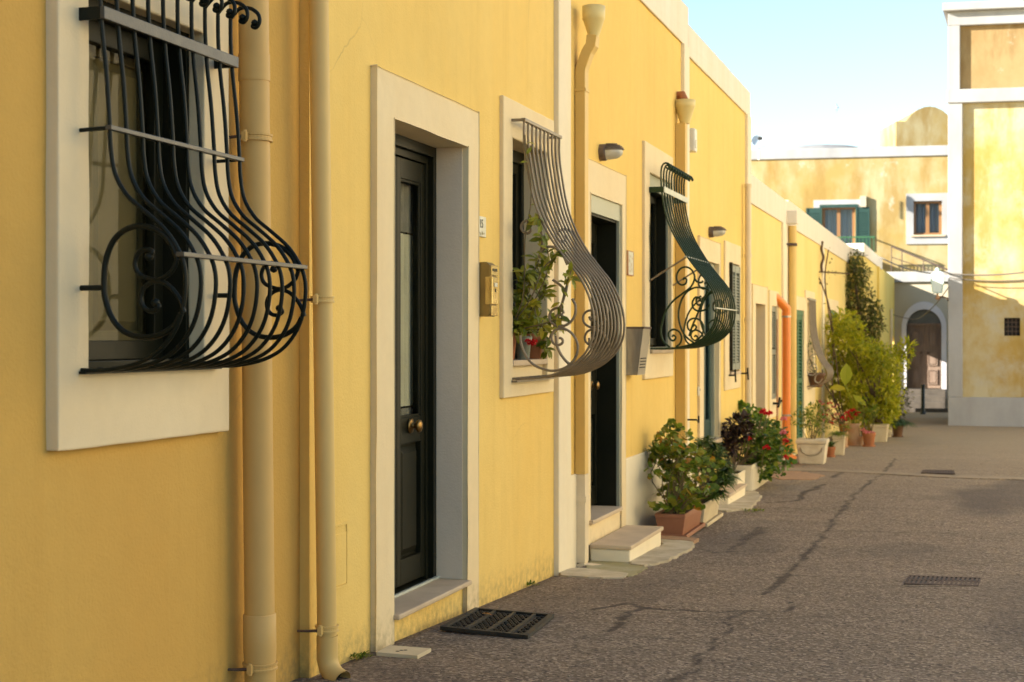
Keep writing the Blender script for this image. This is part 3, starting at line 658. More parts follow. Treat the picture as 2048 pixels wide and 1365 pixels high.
# ------------------------------------------------------------------ walled house beyond (behind the climber)
XG = .30
hg = thing('house', 'bright yellow walled house behind the climbing vine, jutting past the end of the low row', 'house', (0, 37, gz(37)))
mb = MB().box(-4, XG, YF+.01, 38, -1, 3.20); mb.box(XG-.35, XG, 38.0, 42.6, -1, 3.24); mb.box(XG-.35, XG, 42.6, 44.4, 1.56, 3.24); mb.box(XG-.35, XG, 44.401, 44.6, -1, 3.24)
obj('wall', mb, M['y6'], hg)
mb = MB().box(-4, XG+.02, YF+.012, 38.02, 3.20, 3.46); obj('parapet', mb, M['parapet'], hg, bevel=.01)
obj('wall_rib', MB().box(XG+.001, XG+.05, 36.2, 36.5, -1, 3.2), M['y6'], hg)
obj('wall_pipe', MB().tube([(XG+.06, 41.5, .2), (XG+.06, 41.5, 2.3)], .035), M['pipew'], hg)
# ================================================================== bulging window grilles
def crom(P, n=7, closed=False):
    P = [Vector((*p, 0)) if len(p) == 2 else Vector(p) for p in P]; out = []
    m = len(P)
    for i in range(m-1 if not closed else m):
        p0 = P[i-1] if (i > 0 or closed) else P[0]*2-P[1]; p1 = P[i]; p2 = P[(i+1)%m]
        p3 = P[(i+2)%m] if (i+2 < m or closed) else P[-1]*2-P[-2]
        for k in range(n):
            t = k/n; out.append(.5*((2*p1)+(p2-p0)*t+(2*p0-5*p1+4*p2-p3)*t*t+(3*p1-p0-3*p2+p3)*t*t*t))
    if not closed: out.append(P[-1])
    return out
def plane_curve(px, Y, n=7, closed=False):
    """photo pixels on the plane at distance Y along the street -> (X, Z) curve"""
    C = crom(px, n, closed); return [onY(p.x, p.y, Y) for p in C]
def spiral_px(cx, cy, r0, r1, a0, turns, asp=1.0, n=26):
    return [(cx+(r0+(r1-r0)*i/n)*cos(R(a0)+turns*2*pi*i/n), cy+asp*(r0+(r1-r0)*i/n)*sin(R(a0)+turns*2*pi*i/n)) for i in range(n+1)]
def xz(c, Y): return [(x, Y, z) for x, z in c]
def finish_all(root, name, mbs, m):
    for mb in mbs: obj(name, mb, m, root, smooth=True)

# ---- grille 1 (black, nearest)
Y1, Y1b = 3.69, 4.47
bar1 = [(199,-75),(199,-40),(200,-5),(204,60),(213,150),(219,240),(222,300),(231,350),(255,392),(292,425),(328,458),(352,492),(368,530),(371,575),(362,630),(343,672),(313,706),(272,728),(225,739),(190,742),(163,741)]
c1 = plane_curve(bar1, Y1, 6)
x0, z0 = c1[0]
top = [(x0+.028+.045*cos(a), z0+.0+.045*sin(a)) for a in [R(v) for v in (-150,-100,-50,0,50,100,140,165)]]
curl = [(x0+.036+.036*cos(R(v))*s, z0+.036*sin(R(v))*s) for v, s in ((-40,.25),(0,.4),(40,.6),(80,.85),(120,1),(150,1),(180,1))]
# curl hooks outward over the top: start at its end blob
hook = [(x0+.088, z0-.018), (x0+.080, z0-.030), (x0+.094, z0-.034), (x0+.106, z0-.016), (x0+.100, z0+.010), (x0+.072, z0+.030), (x0+.035, z0+.032), (x0+.008, z0+.010)]
hook = [(p.x, p.y) for p in crom(hook, 5)]
g1 = thing('window_grille', 'black wrought iron bellied grille with big ring scrolls over the nearest window', 'window grille', (0, (Y1+Y1b)/2, onX(200, 741, 0)[1]))
for k in range(10):
    y = Y1+(Y1b-Y1)*k/9; pr = hook+c1 if True else c1
    mb = MB().tube(xz(pr, y), .0066, 10)
    mb.lathe([(.002, -.011), (.009, -.007), (.012, 0), (.009, .007), (.002, .011)], (hook[0][0], y, hook[0][1]), 10)
    obj('bar', mb, M['iron'], g1, smooth=True)
xt, zt_ = onY(201, 27, Y1); zh = .018
obj('top_crossbar', MB().box(xt+.006, xt+.020, Y1-.012, Y1b+.014, zt_-zh, zt_+zh), M['ironflat'], g1, bevel=.002)
for y in (Y1-.006, Y1b+.002): obj('wall_bracket', MB().box(0, xt+.005, y-.004, y+.004, zt_-zh, zt_+zh), M['iron'], g1)
def flatbar(px, py, tx, tz, name, m, back=True, root=g1, ya=Y1, yb=Y1b, r=.006):
    x, z = onY(px, py, ya); obj(name, MB().box(x-tx, x+tx, ya-.012, yb+.012, z-tz, z+tz), m, root, bevel=.0015)
    if back:
        for y in (ya-.002, yb+.002): obj('wall_bracket', MB().tube([(-.02, y, z-.004), (x, y, z)], r), root.children[0].data.materials[0], root, smooth=True)
    return x, z
flatbar(221, 256, .010, .0065, 'crossbar', M['ironflat'])
flatbar(364, 509, .013, .0065, 'crossbar', M['ironflat'], back=False)
ring = [(208,565),(212,520),(227,482),(252,459),(284,453),(315,462),(340,484),(356,520)]
ring_l = [(208,565),(211,600),(226,640),(252,666),(286,675),(320,670),(348,652),(362,628)]
s_up = [(298,514),(305,504),(293,499),(278,505),(270,525),(275,545),(292,556),(315,560),(336,550),(350,532),(357,505)]
s_dn = [(311,606),(318,614),(308,622),(293,620),(283,606),(283,588),(292,572),(310,563),(332,568),(350,585),(362,605),(368,625)]
for y in (Y1+.000, Y1b):
    mb = MB().tube(xz([onY(p.x, p.y, Y1) for p in crom(ring_l[::-1]+ring[1:], 6)], y), .0085, 10); obj('ring', mb, M['iron'], g1, smooth=True)
    for s in (s_up, s_dn):
        pts = xz(plane_curve(s, Y1, 6), y); mb = MB().tube(pts, .0068, 10)
        mb.lathe([(.001, -.012), (.010, -.008), (.013, 0), (.010, .008), (.001, .012)], pts[0], 10); obj('scroll', mb, M['iron'], g1, smooth=True)
    x, z = onY(207, 576, Y1); obj('wall_bracket', MB().tube([(-.02, y, z), (x, y, z)], .008), M['iron'], g1, smooth=True)
xb, zb = c1[-1]; obj('bottom_bar', MB().box(xb-.004, xb+.02, Y1-.012, Y1b+.012, zb-.011, zb-.003), M['iron'], g1)

# ---- grille 2 (taupe)
Y2, Y2b = 7.78, 8.51
def a2(u, v): return (980+u/2.2, 180+v/2.2)
bar2 = [a2(*p) for p in ((150,138),(149,200),(153,260),(163,330),(176,410),(192,480),(216,550),(248,618),(292,690),(345,760),(392,820),(428,890),(450,960),(458,1030),(452,1090),(428,1145),(390,1190),(335,1230),(265,1258),(185,1270),(100,1271))]
c2 = plane_curve(bar2, Y2, 6)
g2 = thing('window_grille', 'taupe painted bellied grille over the window with potted plants climbing it', 'window grille', (0, (Y2+Y2b)/2, onX(1025, 757, 0)[1]))
for k in range(10):
    obj('bar', MB().tube(xz(c2, Y2+(Y2b-Y2)*k/9), .0067, 8), M['taupe'], g2, smooth=True)
x, z = c2[0]; z -= .0
obj('top_crossbar', MB().box(x-.012, x+.012, Y2-.016, Y2b+.016, z-.002, z+.016), M['taupe'], g2, bevel=.002)
for y in (Y2-.006, Y2b+.006): obj('wall_bracket', MB().box(0, x-.013, y-.009, y+.009, z, z+.014), M['taupe'], g2)
x, z = c2[-1]; obj('bottom_bar', MB().box(x-.01, x+.03, Y2-.016, Y2b+.016, z-.020, z-.010), M['taupe'], g2)
def a5(u, v): return (1000+u/6.205, 560+v/6.205)
sc2 = [[a2(*p) for p in ((172,605),(180,618),(168,632),(150,628),(138,610),(142,588),(165,574),(195,578),(218,600),(230,650),(226,700),(215,740))],
       [a2(*p) for p in ((215,740),(232,705),(262,690),(295,700),(322,730),(340,770))],
       [a5(*p) for p in ((655,0),(740,60),(810,130))],
       [a5(*p) for p in ((845,0),(820,140),(775,280),(720,430))],
       [a5(*p) for p in ((725,445),(760,430),(778,455),(760,480),(715,478),(700,430),(740,380),(800,400),(790,440))][:6],
       [a5(*p) for p in ((790,420),(770,370),(700,352),(640,385),(612,455),(640,530),(710,575),(800,570),(880,520),(930,430),(935,320),(895,235))],
       [a5(*p) for p in ((735,720),(770,735),(778,775),(745,805),(690,805),(650,770),(640,700),(680,630),(770,605),(860,640),(930,720),(965,820),(950,930),(890,1030),(790,1100),(660,1130),(540,1110),(410,1050),(320,940),(265,810),(250,690))],
       [a5(*p) for p in ((695,720),(705,810),(745,910),(800,990),(855,1045))]]
for y in (Y2, Y2b):
    for s in sc2[:2]+sc2[4:] if y > Y2 else sc2: obj('scroll', MB().tube(xz(plane_curve(s, Y2, 5), y), .0072, 8), M['taupe'], g2, smooth=True)

# ---- grille 3 (green)
Y3, Y3b = 11.4, 12.37
def a8(u, v): return (1160+u/2.844, 300+v/2.844)
bar3 = [a8(*p) for p in ((497,106),(487,98),(492,88),(508,94),(512,104),(514,96),(503,79),(484,76),(468,90),(461,125),(461,180),(466,240),(476,310),(496,395),(530,475),(570,545),(615,615),(665,680),(715,740),(752,800),(770,865),(773,925),(762,985),(735,1035),(690,1078),(635,1105),(570,1122),(500,1132),(400,1131))]
c3 = plane_curve(bar3, Y3, 5)
g3 = thing('window_grille', 'dark green bellied grille with curled bar tops over the tall narrow window', 'window grille', (0, (Y3+Y3b)/2, onX(1299, 697, 0)[1]))
for k in range(10):
    obj('bar', MB().tube(xz(c3, Y3+(Y3b-Y3)*k/9), .0072, 7), M['irongreen'], g3, smooth=True)
x, z = onY(*a8(470, 226), Y3)
obj('top_crossbar', MB().box(x+.011, x+.018, Y3-.014, Y3b+.014, z-.022, z+.022), M['strapwhite'], g3, bevel=.001)
for y in (Y3-.004, Y3b+.004): obj('wall_bracket', MB().box(0, x+.010, y-.006, y+.006, z-.022, z+.022), M['irongreen'], g3)
for p in ((602,608), (773,900)):
    x, z = onY(*a8(*p), Y3); obj('crossbar', MB().box(x-.011, x+.011, Y3-.014, Y3b+.014, z-.004, z+.004), M['strapwhite'], g3)
x, z = onY(*a8(602, 612), Y3)
for y in (Y3, Y3b): obj('stay_rod', MB().tube([(x, y, z), (.0, y, onX(*a8(390, 760), 0)[1])], .007), M['taupe'], g3, smooth=True)
obj('side_rod', MB().tube([(.02, Y3, onY(*a8(398, 235), Y3)[1]), (.02, Y3, onY(*a8(398, 1131), Y3)[1])], .006), M['irongreen'], g3, smooth=True)
sc3 = [[a8(*p) for p in ((588,742),(592,730),(606,738),(600,762),(575,768),(552,745),(552,705),(575,674),(610,668),(640,690),(652,730),(630,780),(580,820),(530,860),(490,915),(468,980),(460,1040),(475,1090),(510,1122))],
       [a8(*p) for p in ((525,1065),(532,1055),(545,1068),(530,1086),(508,1070),(505,1040),(530,1022),(562,1034),(578,1065),(570,1100),(545,1122))],
       [a8(*p) for p in ((735,800),(700,785),(650,785),(605,812),(575,860),(560,930),(570,1000),(600,1060),(650,1100))],
       [a8(*p) for p in ((680,858),(692,862),(688,880),(668,880),(662,850),(690,832)) ]+[a8(*p) for p in ((720,850),(730,890),(700,918),(660,905),(638,870),(650,835),(690,830),(725,800))][:0],
       [a8(*p) for p in ((690,850),(660,838),(640,865),(645,900),(675,918),(715,908),(738,880))],
       [a8(*p) for p in ((640,1008),(650,996),(662,1010),(645,1030),(618,1022),(612,985),(640,960),(680,968),(702,1005),(695,1050),(665,1085))],
       [a8(*p) for p in ((730,805),(700,850),(670,930),(640,1000),(620,1060))],
       [a8(*p) for p in ((650,730),(665,750),(690,755),(700,745))]]
for y in (Y3, Y3b):
    for s in sc3: obj('scroll', MB().tube(xz(plane_curve(s, Y3, 5), y), .0078, 7), M['irongreen'], g3, smooth=True)

# ---- grille 6 (far, pale grey)
Yg = onX(1614, 690, .02)[0]; Ygb = Yg+1.0
bar6 = [(1618,600),(1619,640),(1622,670),(1630,700),(1641,724),(1652,738),(1655,750),(1650,762),(1636,771),(1614,774)]
c6 = plane_curve(bar6, Yg, 5)
g6 = thing('window_grille', 'small pale grey bellied grille on the far low house, above the flower pots', 'window grille', (0, Yg+.5, onX(1614, 774, 0)[1]))
for k in range(9): obj('bar', MB().tube(xz(c6, Yg+(Ygb-Yg)*k/8), .0085, 6), M['taupe'], g6, smooth=True)
x, z = c6[0]; mb = MB().box(0, x, Yg-.01, Yg+.01, z, z+.03); mb.box(x-.012, x+.012, Yg, Ygb, z, z+.03); obj('top_crossbar', mb, M['zinc'], g6)
for s in ([(1620,735),(1628,728),(1634,738),(1628,750),(1616,748),(1614,730),(1622,712),(1634,708)], [(1640,745),(1632,752),(1630,762),(1638,766),(1645,758)]):
    obj('scroll', MB().tube(xz(plane_curve(s, Yg, 5), Yg), .010, 6), M['zinc'], g6, smooth=True)

# ================================================================== downpipes
def strap(root, x, y, z, r, Xw, m, spike=True):
    Mx = Matrix.Translation((x, y, z))
    mb = MB().lathe([(r+.001, -.012), (r+.006, -.012), (r+.006, -.006), (r+.003, -.004), (r+.003, .004), (r+.006, .006), (r+.006, .012), (r+.001, .012)], (x, y, z), 28)
    mb.box(x-.012, x+.004, y-r-.022, y-r+.002, z-.014, z+.014)
    mb.lathe([(.004, -.02), (.008, -.02), (.008, .02), (.004, .02)], (x-.004, y-r-.014, z), 10)
    br = obj('bracket', mb, m, root, bevel=0)
    if spike: obj('wall_spike', MB().tube([(x-.004, y-r-.012, z), (Xw+.02, y-r-.016, z-.004), (Xw-.02, y-r-.016, z-.006)], [.006, .005, .0045]), M['grate'], br)
def pipe_y(px, py, X): return onX(px, py, X)[0]
xp = X1+.085; r1 = .052
yt, yb_ = pipe_y(508, 60, xp), pipe_y(519, 1240, xp)
p1 = thing('downpipe', 'thick ochre painted round downpipe just right of the black grille', 'downpipe', (xp, yb_, gz(yb_)))
zj = [onX(510, v, xp+r1)[1] for v in (98, 152, 1243, 1290)]
def P1(z): t = (z-zj[2])/(zj[0]-zj[2]); return (xp, yb_+(yt-yb_)*t, z)
obj('pipe', MB().tube([P1(5), P1(zj[0])], r1, 28).tube([P1(zj[0]), P1(zj[1])], r1+.0025, 28).tube([P1(zj[1]), P1(zj[2])], r1, 28), M['pipe1'], p1, smooth=True)
obj('pipe_socket', MB().tube([P1(zj[2]), P1(zj[2]-.004), P1(zj[2]-.12), P1(zj[3]-.12), P1(.1)], [r1+.001, r1+.005, r1+.005, r1+.002, r1+.002], 28), M['pipe1'], p1, smooth=True)
for v in (277, 1336): z = onX(510, v, xp)[1]; strap(p1, *P1(z), r1+.003, X1, M['pipe1'])
xp = .075; r2 = .037
yt, yb_ = pipe_y(638, 60, xp), pipe_y(653, 1200, xp)
p2 = thing('downpipe', 'slimmer pale ochre downpipe ending in an open curved shoe at the street', 'downpipe', (xp, yb_, gz(yb_)))
za, zb2 = onX(640, 60, xp)[1], onX(653, 1200, xp)[1]
def P2(z): t = (z-zb2)/(za-zb2); return (xp, yb_+(yt-yb_)*t, z)
ze = onX(655, 1318, xp)[1]
obj('pipe', MB().tube([P2(5), P2(onX(653, 1272, xp)[1])], r2, 24), M['pipe2'], p2, smooth=True)
e = P2(ze); mb = MB()
pts = [P2(onX(653,1300,xp)[1]), e, (e[0]+.010, e[1]-.004, e[2]-.032), (e[0]+.038, e[1]-.018, e[2]-.058), (e[0]+.078, e[1]-.038, e[2]-.070)]
vs_in = [p for p in pts]
mb.tube([P2(onX(653,1272,xp)[1])]+pts, [r2+.003]*6, 24, cap=False); mb.tube([pts[-1], pts[-2], pts[-3]], [r2-.002]*3, 24, cap=False)
obj('shoe', mb, M['pipe2'], p2, smooth=True); obj('shoe_opening', MB().tube([pts[-2], tuple(Vector(pts[-2]).lerp(Vector(pts[-3]), .4))], r2-.004, 20), M['dark'], p2)
for v in (599, 1263): z = onX(640, v, xp)[1]; strap(p2, *P2(z), r2+.002, 0, M['pipe2'])
# square pipe with hopper (3)
def sqtube(mb, pts, hx, hy):
    """square section sweep bending in the X-Z plane"""
    o = len(mb.v); n = len(pts)
    for i, (x, y, z) in enumerate(pts):
        a = Vector(pts[max(i-1, 0)]); b = Vector(pts[min(i+1, n-1)]); t = (b-a).normalized(); w = Vector((t.z, 0, -t.x)).normalized()
        if abs(t.z) < 1e-6 and abs(t.x) < 1e-6: w = Vector((1, 0, 0))
        for sx, sy in ((-1,-1),(1,-1),(1,1),(-1,1)): mb.v.append((x+w.x*hx*sx, y+hy*sy, z+w.z*hx*sx))
    for i in range(n-1):
        for j in range(4): mb.f.append((o+i*4+j, o+i*4+(j+1)%4, o+(i+1)*4+(j+1)%4, o+(i+1)*4+j))
    mb.f.append((o+3, o+2, o+1, o)); mb.f.append(tuple(o+(n-1)*4+j for j in range(4))); return mb
def hopper(root, c, r, zt, zm, zb):
    mb = MB().lathe([(r*.45, zb-c[2]), (r*.93, zm-.0-c[2]), (r, zm+.006-c[2]), (r*1.02, zt-c[2]), (r*.94, zt-c[2]), (r*.9, zt-.02-c[2]), (r*.1, zt-.022-c[2])], c, 24)
    return obj('hopper', mb, M['hopper'], root, smooth=True, bevel=0)
Yp = 9.245
z_ = lambda v, X=.035, px=1157: onX(px, v, X)[1]
p3t = thing('downpipe', 'square yellow downpipe cranked under a round hopper, white painted at its foot', 'downpipe', (.04, Yp, gz(Yp)))
zc = [z_(v) for v in (950, 142, 98, 72, 38, 10)]
obj('pipe', sqtube(MB(), [(.037, Yp, zc[0]), (.037, Yp, zc[1]), (.042, Yp, zc[1]+.03), (.078, Yp, zc[2]-.01), (.105, Yp, zc[2]+.03), (.112, Yp, zc[3]+.01)], .033, .045), M['pipe3'], p3t, bevel=.004)
hopper(p3t, (.115, Yp, zc[4]), .072, zc[5], zc[4], zc[3])
obj('lower_pipe', sqtube(MB(), [(.037, Yp, zc[0]-.001), (.037, Yp, z_(1128))], .034, .046), M['pipew'], p3t, bevel=.004)
mb = MB()
for v in (1010, 1050, 1092): mb.box(.037-.036, .037+.036, Yp-.048, Yp+.048, z_(v)-.004, z_(v))
obj('pipe_joint', mb, M['pipew'], p3t)
zf = z_(1128); mb = sqtube(MB(), [(.037, Yp, zf), (.055, Yp, zf-.035), (.16, Yp, zf-.045)], .03, .044); obj('shoe', mb, M['pipew'], p3t, bevel=.003)
obj('shoe_opening', MB().box(.1605, .163, Yp-.038, Yp+.038, zf-.070, zf-.020), M['dark'], p3t)
obj('bracket', MB().box(-.0, .074, Yp-.050, Yp-.046, z_(181), z_(175)).box(.071, .075, Yp-.05, Yp+.05, z_(181), z_(175)), M['pipe3'], p3t)
obj('bracket', MB().box(-.0, .076, Yp-.052, Yp-.047, z_(1006), z_(994)).box(.0715, .077, Yp-.05, Yp+.05, z_(1006), z_(994)), M['pipew'], p3t)
# pipe 4
Yq = 12.64
z_ = lambda v: onX(1360, v, .04)[1]
p4t = thing('downpipe', 'square yellow downpipe under a round hopper, right of the green grille window', 'downpipe', (.04, Yq, gz(Yq)))
obj('pipe', sqtube(MB(), [(.045, Yq, z_(888)), (.045, Yq, z_(246))], .043, .05), M['pipe3'], p4t, bevel=.004)
hopper(p4t, (.075, Yq, z_(215)), .088, z_(200), z_(215), z_(247))
obj('lower_pipe', sqtube(MB(), [(.045, Yq, z_(888)-.001), (.045, Yq, gz(Yq))], .044, .051), M['pipew'], p4t, bevel=.004)
obj('outlet_stub', MB().tube([(-.02, Yq+.05, z_(188)), (.05, Yq+.02, z_(188)), (.07, Yq, z_(200))], .035, 12), M['terra'], p4t, smooth=True)
# pipe 5 white pvc at the end of house 4
def roundpipe(label, px, X, v0, v1, r, m, group=None, extra=None):
    y = onX(px, 600, X)[0]; t = thing('downpipe', label, 'downpipe', (X, y, gz(y))); za, zb = onX(px, v0, X)[1], onX(px, v1, X)[1]
    obj('pipe', MB().tube([(X, y, za), (X, y, zb)], r, 16), m, t, smooth=True)
    return t, y
t, y = roundpipe('slim white downpipe running down the far corner of the tall yellow house', 1496, .06, 372, 840, .035, M['pipew'])
for v in (372, 512, 640): z = onX(1496, v, .06)[1]; obj('bracket', MB().lathe([(.037, -.02), (.042, -.02), (.042, .02), (.037, .02)], (.06, y, z), 16), M['pipew'], t)
t, y = roundpipe('yellow downpipe starting under the pale parapet, beside the orange pipe', 1585, .09, 452, 905, .055, M['pipe3'])
z = onX(1585, 440, .09)[1]; obj('hopper', MB().box(.0, .16, y-.08, y+.08, z-.06, z+.12), M['parapet'], t, bevel=.01)
z = onX(1585, 490, .09)[1]; obj('bracket', MB().lathe([(.056, -.02), (.064, -.02), (.064, .02), (.056, .02)], (.09, y, z), 16).tube([(0, y-.25, z), (.09, y-.06, z)], .012), M['grate'], t)
# orange pipe
X = .12; y = onX(1573, 700, X)[0]
po = thing('downpipe', 'bright orange plastic downpipe elbowed at top and foot', 'downpipe', (X, y, gz(y)))
za, zb = onX(1575, 618, X)[1], onX(1575, 905, X)[1]
obj('pipe', MB().tube([(X, y, za), (X, y, zb)], .053, 18), M['orange'], po, smooth=True)
obj('elbow', MB().tube([(-.03, y-.22, za+.16), (.0, y-.16, za+.14), (.06, y-.06, za+.07), (X, y, za), (X, y, za-.1)], [.05, .058, .058, .058, .058], 18), M['orange'], po, smooth=True)
obj('elbow', MB().tube([(X, y, zb+.06), (X, y, zb), (X+.03, y+.01, zb-.06), (X+.10, y+.03, zb-.10)], .058, 18), M['orange'], po, smooth=True)
for v in (634, 830): z = onX(1575, v, X)[1]; obj('bracket', MB().lathe([(.054, -.012), (.060, -.012), (.060, .012), (.054, .012)], (X, y, z), 18), M['zinc'], po)
obj('service_conduit', MB().tube([(.03, y-.25, 1.75), (.03, y-.25, gz(y))], .012), M['terra2'], h5)

# ================================================================== wall fittings
# number tile 15
ty0, tz1 = onX(955, 432, .0); ty1, tz0 = onX(968, 476, .0); ty0 = od[1]+.003
tl = thing('number_tile', 'small cream enamel house number tile reading 15 beside the green door', 'house number', (0, (ty0+ty1)/2, tz0))
obj('tile', MB().box(.001, .012, ty0, ty1, tz0, tz1), M['plate'], tl, bevel=.004)
def text(s, size, loc, rz, m, parent, name='lettering', ext=.0008, rx=90, sx=1.0, align='CENTER'):
    cu = bpy.data.curves.new('t', 'FONT'); cu.body = s; cu.size = size; cu.extrude = ext; cu.align_x = align; cu.align_y = 'CENTER'
    to = bpy.data.objects.new('t', cu); COL.objects.link(to); bpy.context.view_layer.update()
    me = bpy.data.meshes.new_from_object(to.evaluated_get(bpy.context.evaluated_depsgraph_get())); bpy.data.objects.remove(to)
    Mx = Matrix.Translation(loc) @ Matrix.Rotation(rz, 4, 'Z') @ Matrix.Rotation(R(rx), 4, 'X') @ Matrix.Scale(sx, 4, (1, 0, 0))
    mb = MB(); mb.v = [tuple(Mx @ v.co) for v in me.vertices]; mb.f = [tuple(p.vertices) for p in me.polygons]
    return obj(name, mb, m, parent)
yc = onX(963, 455, .013)[0]; text('15', (tz1-tz0)*.6, (.0135, yc, (tz0+tz1)/2+.012), R(90), M['ink'], tl, 'numerals', sx=.85)
mb = MB()
for k in range(14):
    a = random.random(); mb.lathe([(.001, 0), (.004+.003*random.random(), .001), (.001, .002)], n=6, M=Matrix.Translation((.0125, ty0+.01+(ty1-ty0-.02)*a, tz0+.012+.012*random.random())) @ Matrix.Rotation(R(90), 4, 'Y'))
obj('painted_leaves', mb, M['moss'], tl)
# bronze letter box
by0, bz1 = onX(958, 526, .0); bz0 = onX(958, 634, 0)[1]; dX = .085; by0 = od[1]+.012
by1 = onX(993, 580, dX)[0]
bx = thing('letter_box', 'bronze and brass wall letter box between the green door and the potted window', 'letter box', (0, (by0+by1)/2, bz0))
pr_ = [(.0, bz0), (dX-.01, bz0), (dX, bz0+.012), (dX, bz1-.02), (dX-.02, bz1), (0, bz1)]
mb = MB().prism([(p[0], p[1]) for p in pr_], by0, by1, 'y'); obj('box_body', mb, M['brassbox'], bx, bevel=.004)
zz = lambda v: onX(978, v, dX)[1]
obj('top_plate', MB().box(dX+.001, dX+.006, by0+.004, by1+.004, zz(551), zz(530)), M['brassplate'], bx, bevel=.002)
text('LETTERE', .021, (dX+.0068, (by0+by1)/2+.004, zz(540)), R(90), M['ink'], bx, 'lettering')
fl = obj('front_flap', MB().box(dX-.028, dX+.010, by0-.003, by1-.004, zz(609), zz(553)), M['brassplate'], bx, bevel=.003)
obj('key_slot', MB().box(dX+.011, dX+.0125, by0+.045, by0+.056, zz(584), zz(577)), M['dark'], fl)
obj('name_window', MB().box(dX+.011, dX+.0125, by1-.07, by1-.02, zz(573), zz(565)), M['plate'], fl)
obj('bottom_plate', MB().box(dX+.001, dX+.006, by0+.004, by1+.002, zz(632), zz(611)), M['brassplate'], bx, bevel=.002)
# zinc paper box
by0, bz1 = onX(1252, 655, .0); bz0 = onX(1252, 750, 0)[1]; by0 = o3d[1]+.012; by1 = by0+.26
px_ = thing('letter_box', 'brushed zinc open-topped newspaper box left of the green grille window', 'letter box', (0, (by0+by1)/2, bz0))
mb = MB().prism([(0, bz0), (.105, bz0), (.15, bz1), (0, bz1)], by0, by0+.004, 'y'); mb.prism([(0, bz0), (.105, bz0), (.15, bz1), (0, bz1)], by1-.004, by1, 'y')
mb.box(.0, .105, by0+.004, by1-.004, bz0, bz0+.004); mb.add([(.105,by0+.004,bz0+.004),(.105,by1-.004,bz0+.004),(.149,by1-.004,bz1),(.149,by0+.004,bz1),(.1,by0+.004,bz0+.004),(.1,by1-.004,bz0+.004),(.144,by1-.004,bz1),(.144,by0+.004,bz1)], [(0,1,2,3),(4,7,6,5),(3,2,6,7)])
mb.box(0, .004, by0+.004, by1-.004, bz0+.004, bz1); obj('box_body', mb, M['zinc'], px_)
obj('rim', MB().box(-.001, .153, by0-.003, by0+.004, bz1-.012, bz1+.003).box(.146, .156, by0-.003, by1+.003, bz1-.012, bz1+.003), M['grate'], px_)
mb = MB()
for k in range(4):
    zq = bz0+.05+k*.022; xx = .105+.045*(zq-bz0)/(bz1-bz0); mb.box(xx-.002, xx+.004, by0+.04, by1-.04, zq, zq+.008)
obj('vent_slot', mb, M['dark'], px_)
# tile plaque
y0_, zz1 = onX(1253, 501, 0); y1_, zz0 = onX(1264, 553, 0); ip = thing('wall_plaque', 'small white tile plaque above the zinc newspaper box', 'plaque', (0, (y0_+y1_)/2, zz0))
obj('tile', MB().box(.002, .012, y0_+.006, y1_-.006, zz0+.006, zz1-.006), M['plate'], ip); obj('rim', MB().ring(.001, .014, (y0_, y1_, zz0, zz1), (y0_+.007, y1_-.007, zz0+.007, zz1-.007)), M['terra2'], ip)
mb = MB()
random.seed(3)
for k in range(9):
    c = (y0_+.03+random.random()*(y1_-y0_-.06), zz0+.03+(zz1-zz0-.06)*k/9); mb.tube([(.0135, c[0]-.02, c[1]), (.0135, c[0], c[1]+.012), (.0135, c[0]+.02, c[1]-.004)], .0016, 4)
obj('painted_motif', mb, M['lilac'], ip)
# small white boxes
def smallbox(label, name, cat, x0, y0, x1, y1, d, m, X=0):
    a, zt = onX(x0, y0, X); _, zb = onX(x0, y1, X); b = onX(x1, y0, X)[0]
    t = thing(name, label, cat, (X, a, zb)); obj('case', MB().box(X, X+d, a, a+max(.06, (b-a)), zb, zt), m, t, bevel=.01); return t, a, zb, zt
t, a, zb, zt = smallbox('narrow white plastic alarm box high on the tall yellow house wall', 'alarm_box', 'alarm box', 1374, 257, 1379, 303, .07, M['whitefl'])
obj('lens', MB().box(.071, .075, a+.015, a+.045, zb+.03, zb+.1), M['lampglass'], t)
t, a, zb, zt = smallbox('small white doorbell panel left of the shuttered far door', 'doorbell', 'doorbell', 1394, 773, 1397, 793, .02, M['whitefl'])
obj('button', MB().box(.021, .026, a+.02, a+.04, zb+.05, zb+.07), M['zinc'], t)
obj('shutter_hook', MB().tube([(0, 12.95, onX(1390, 833, 0)[1]), (.12, 12.95, onX(1390, 833, 0)[1]), (.13, 12.99, onX(1390, 838, 0)[1]), (.13, 13.0, onX(1390, 826, 0)[1])], .008), M['iron'], h3)
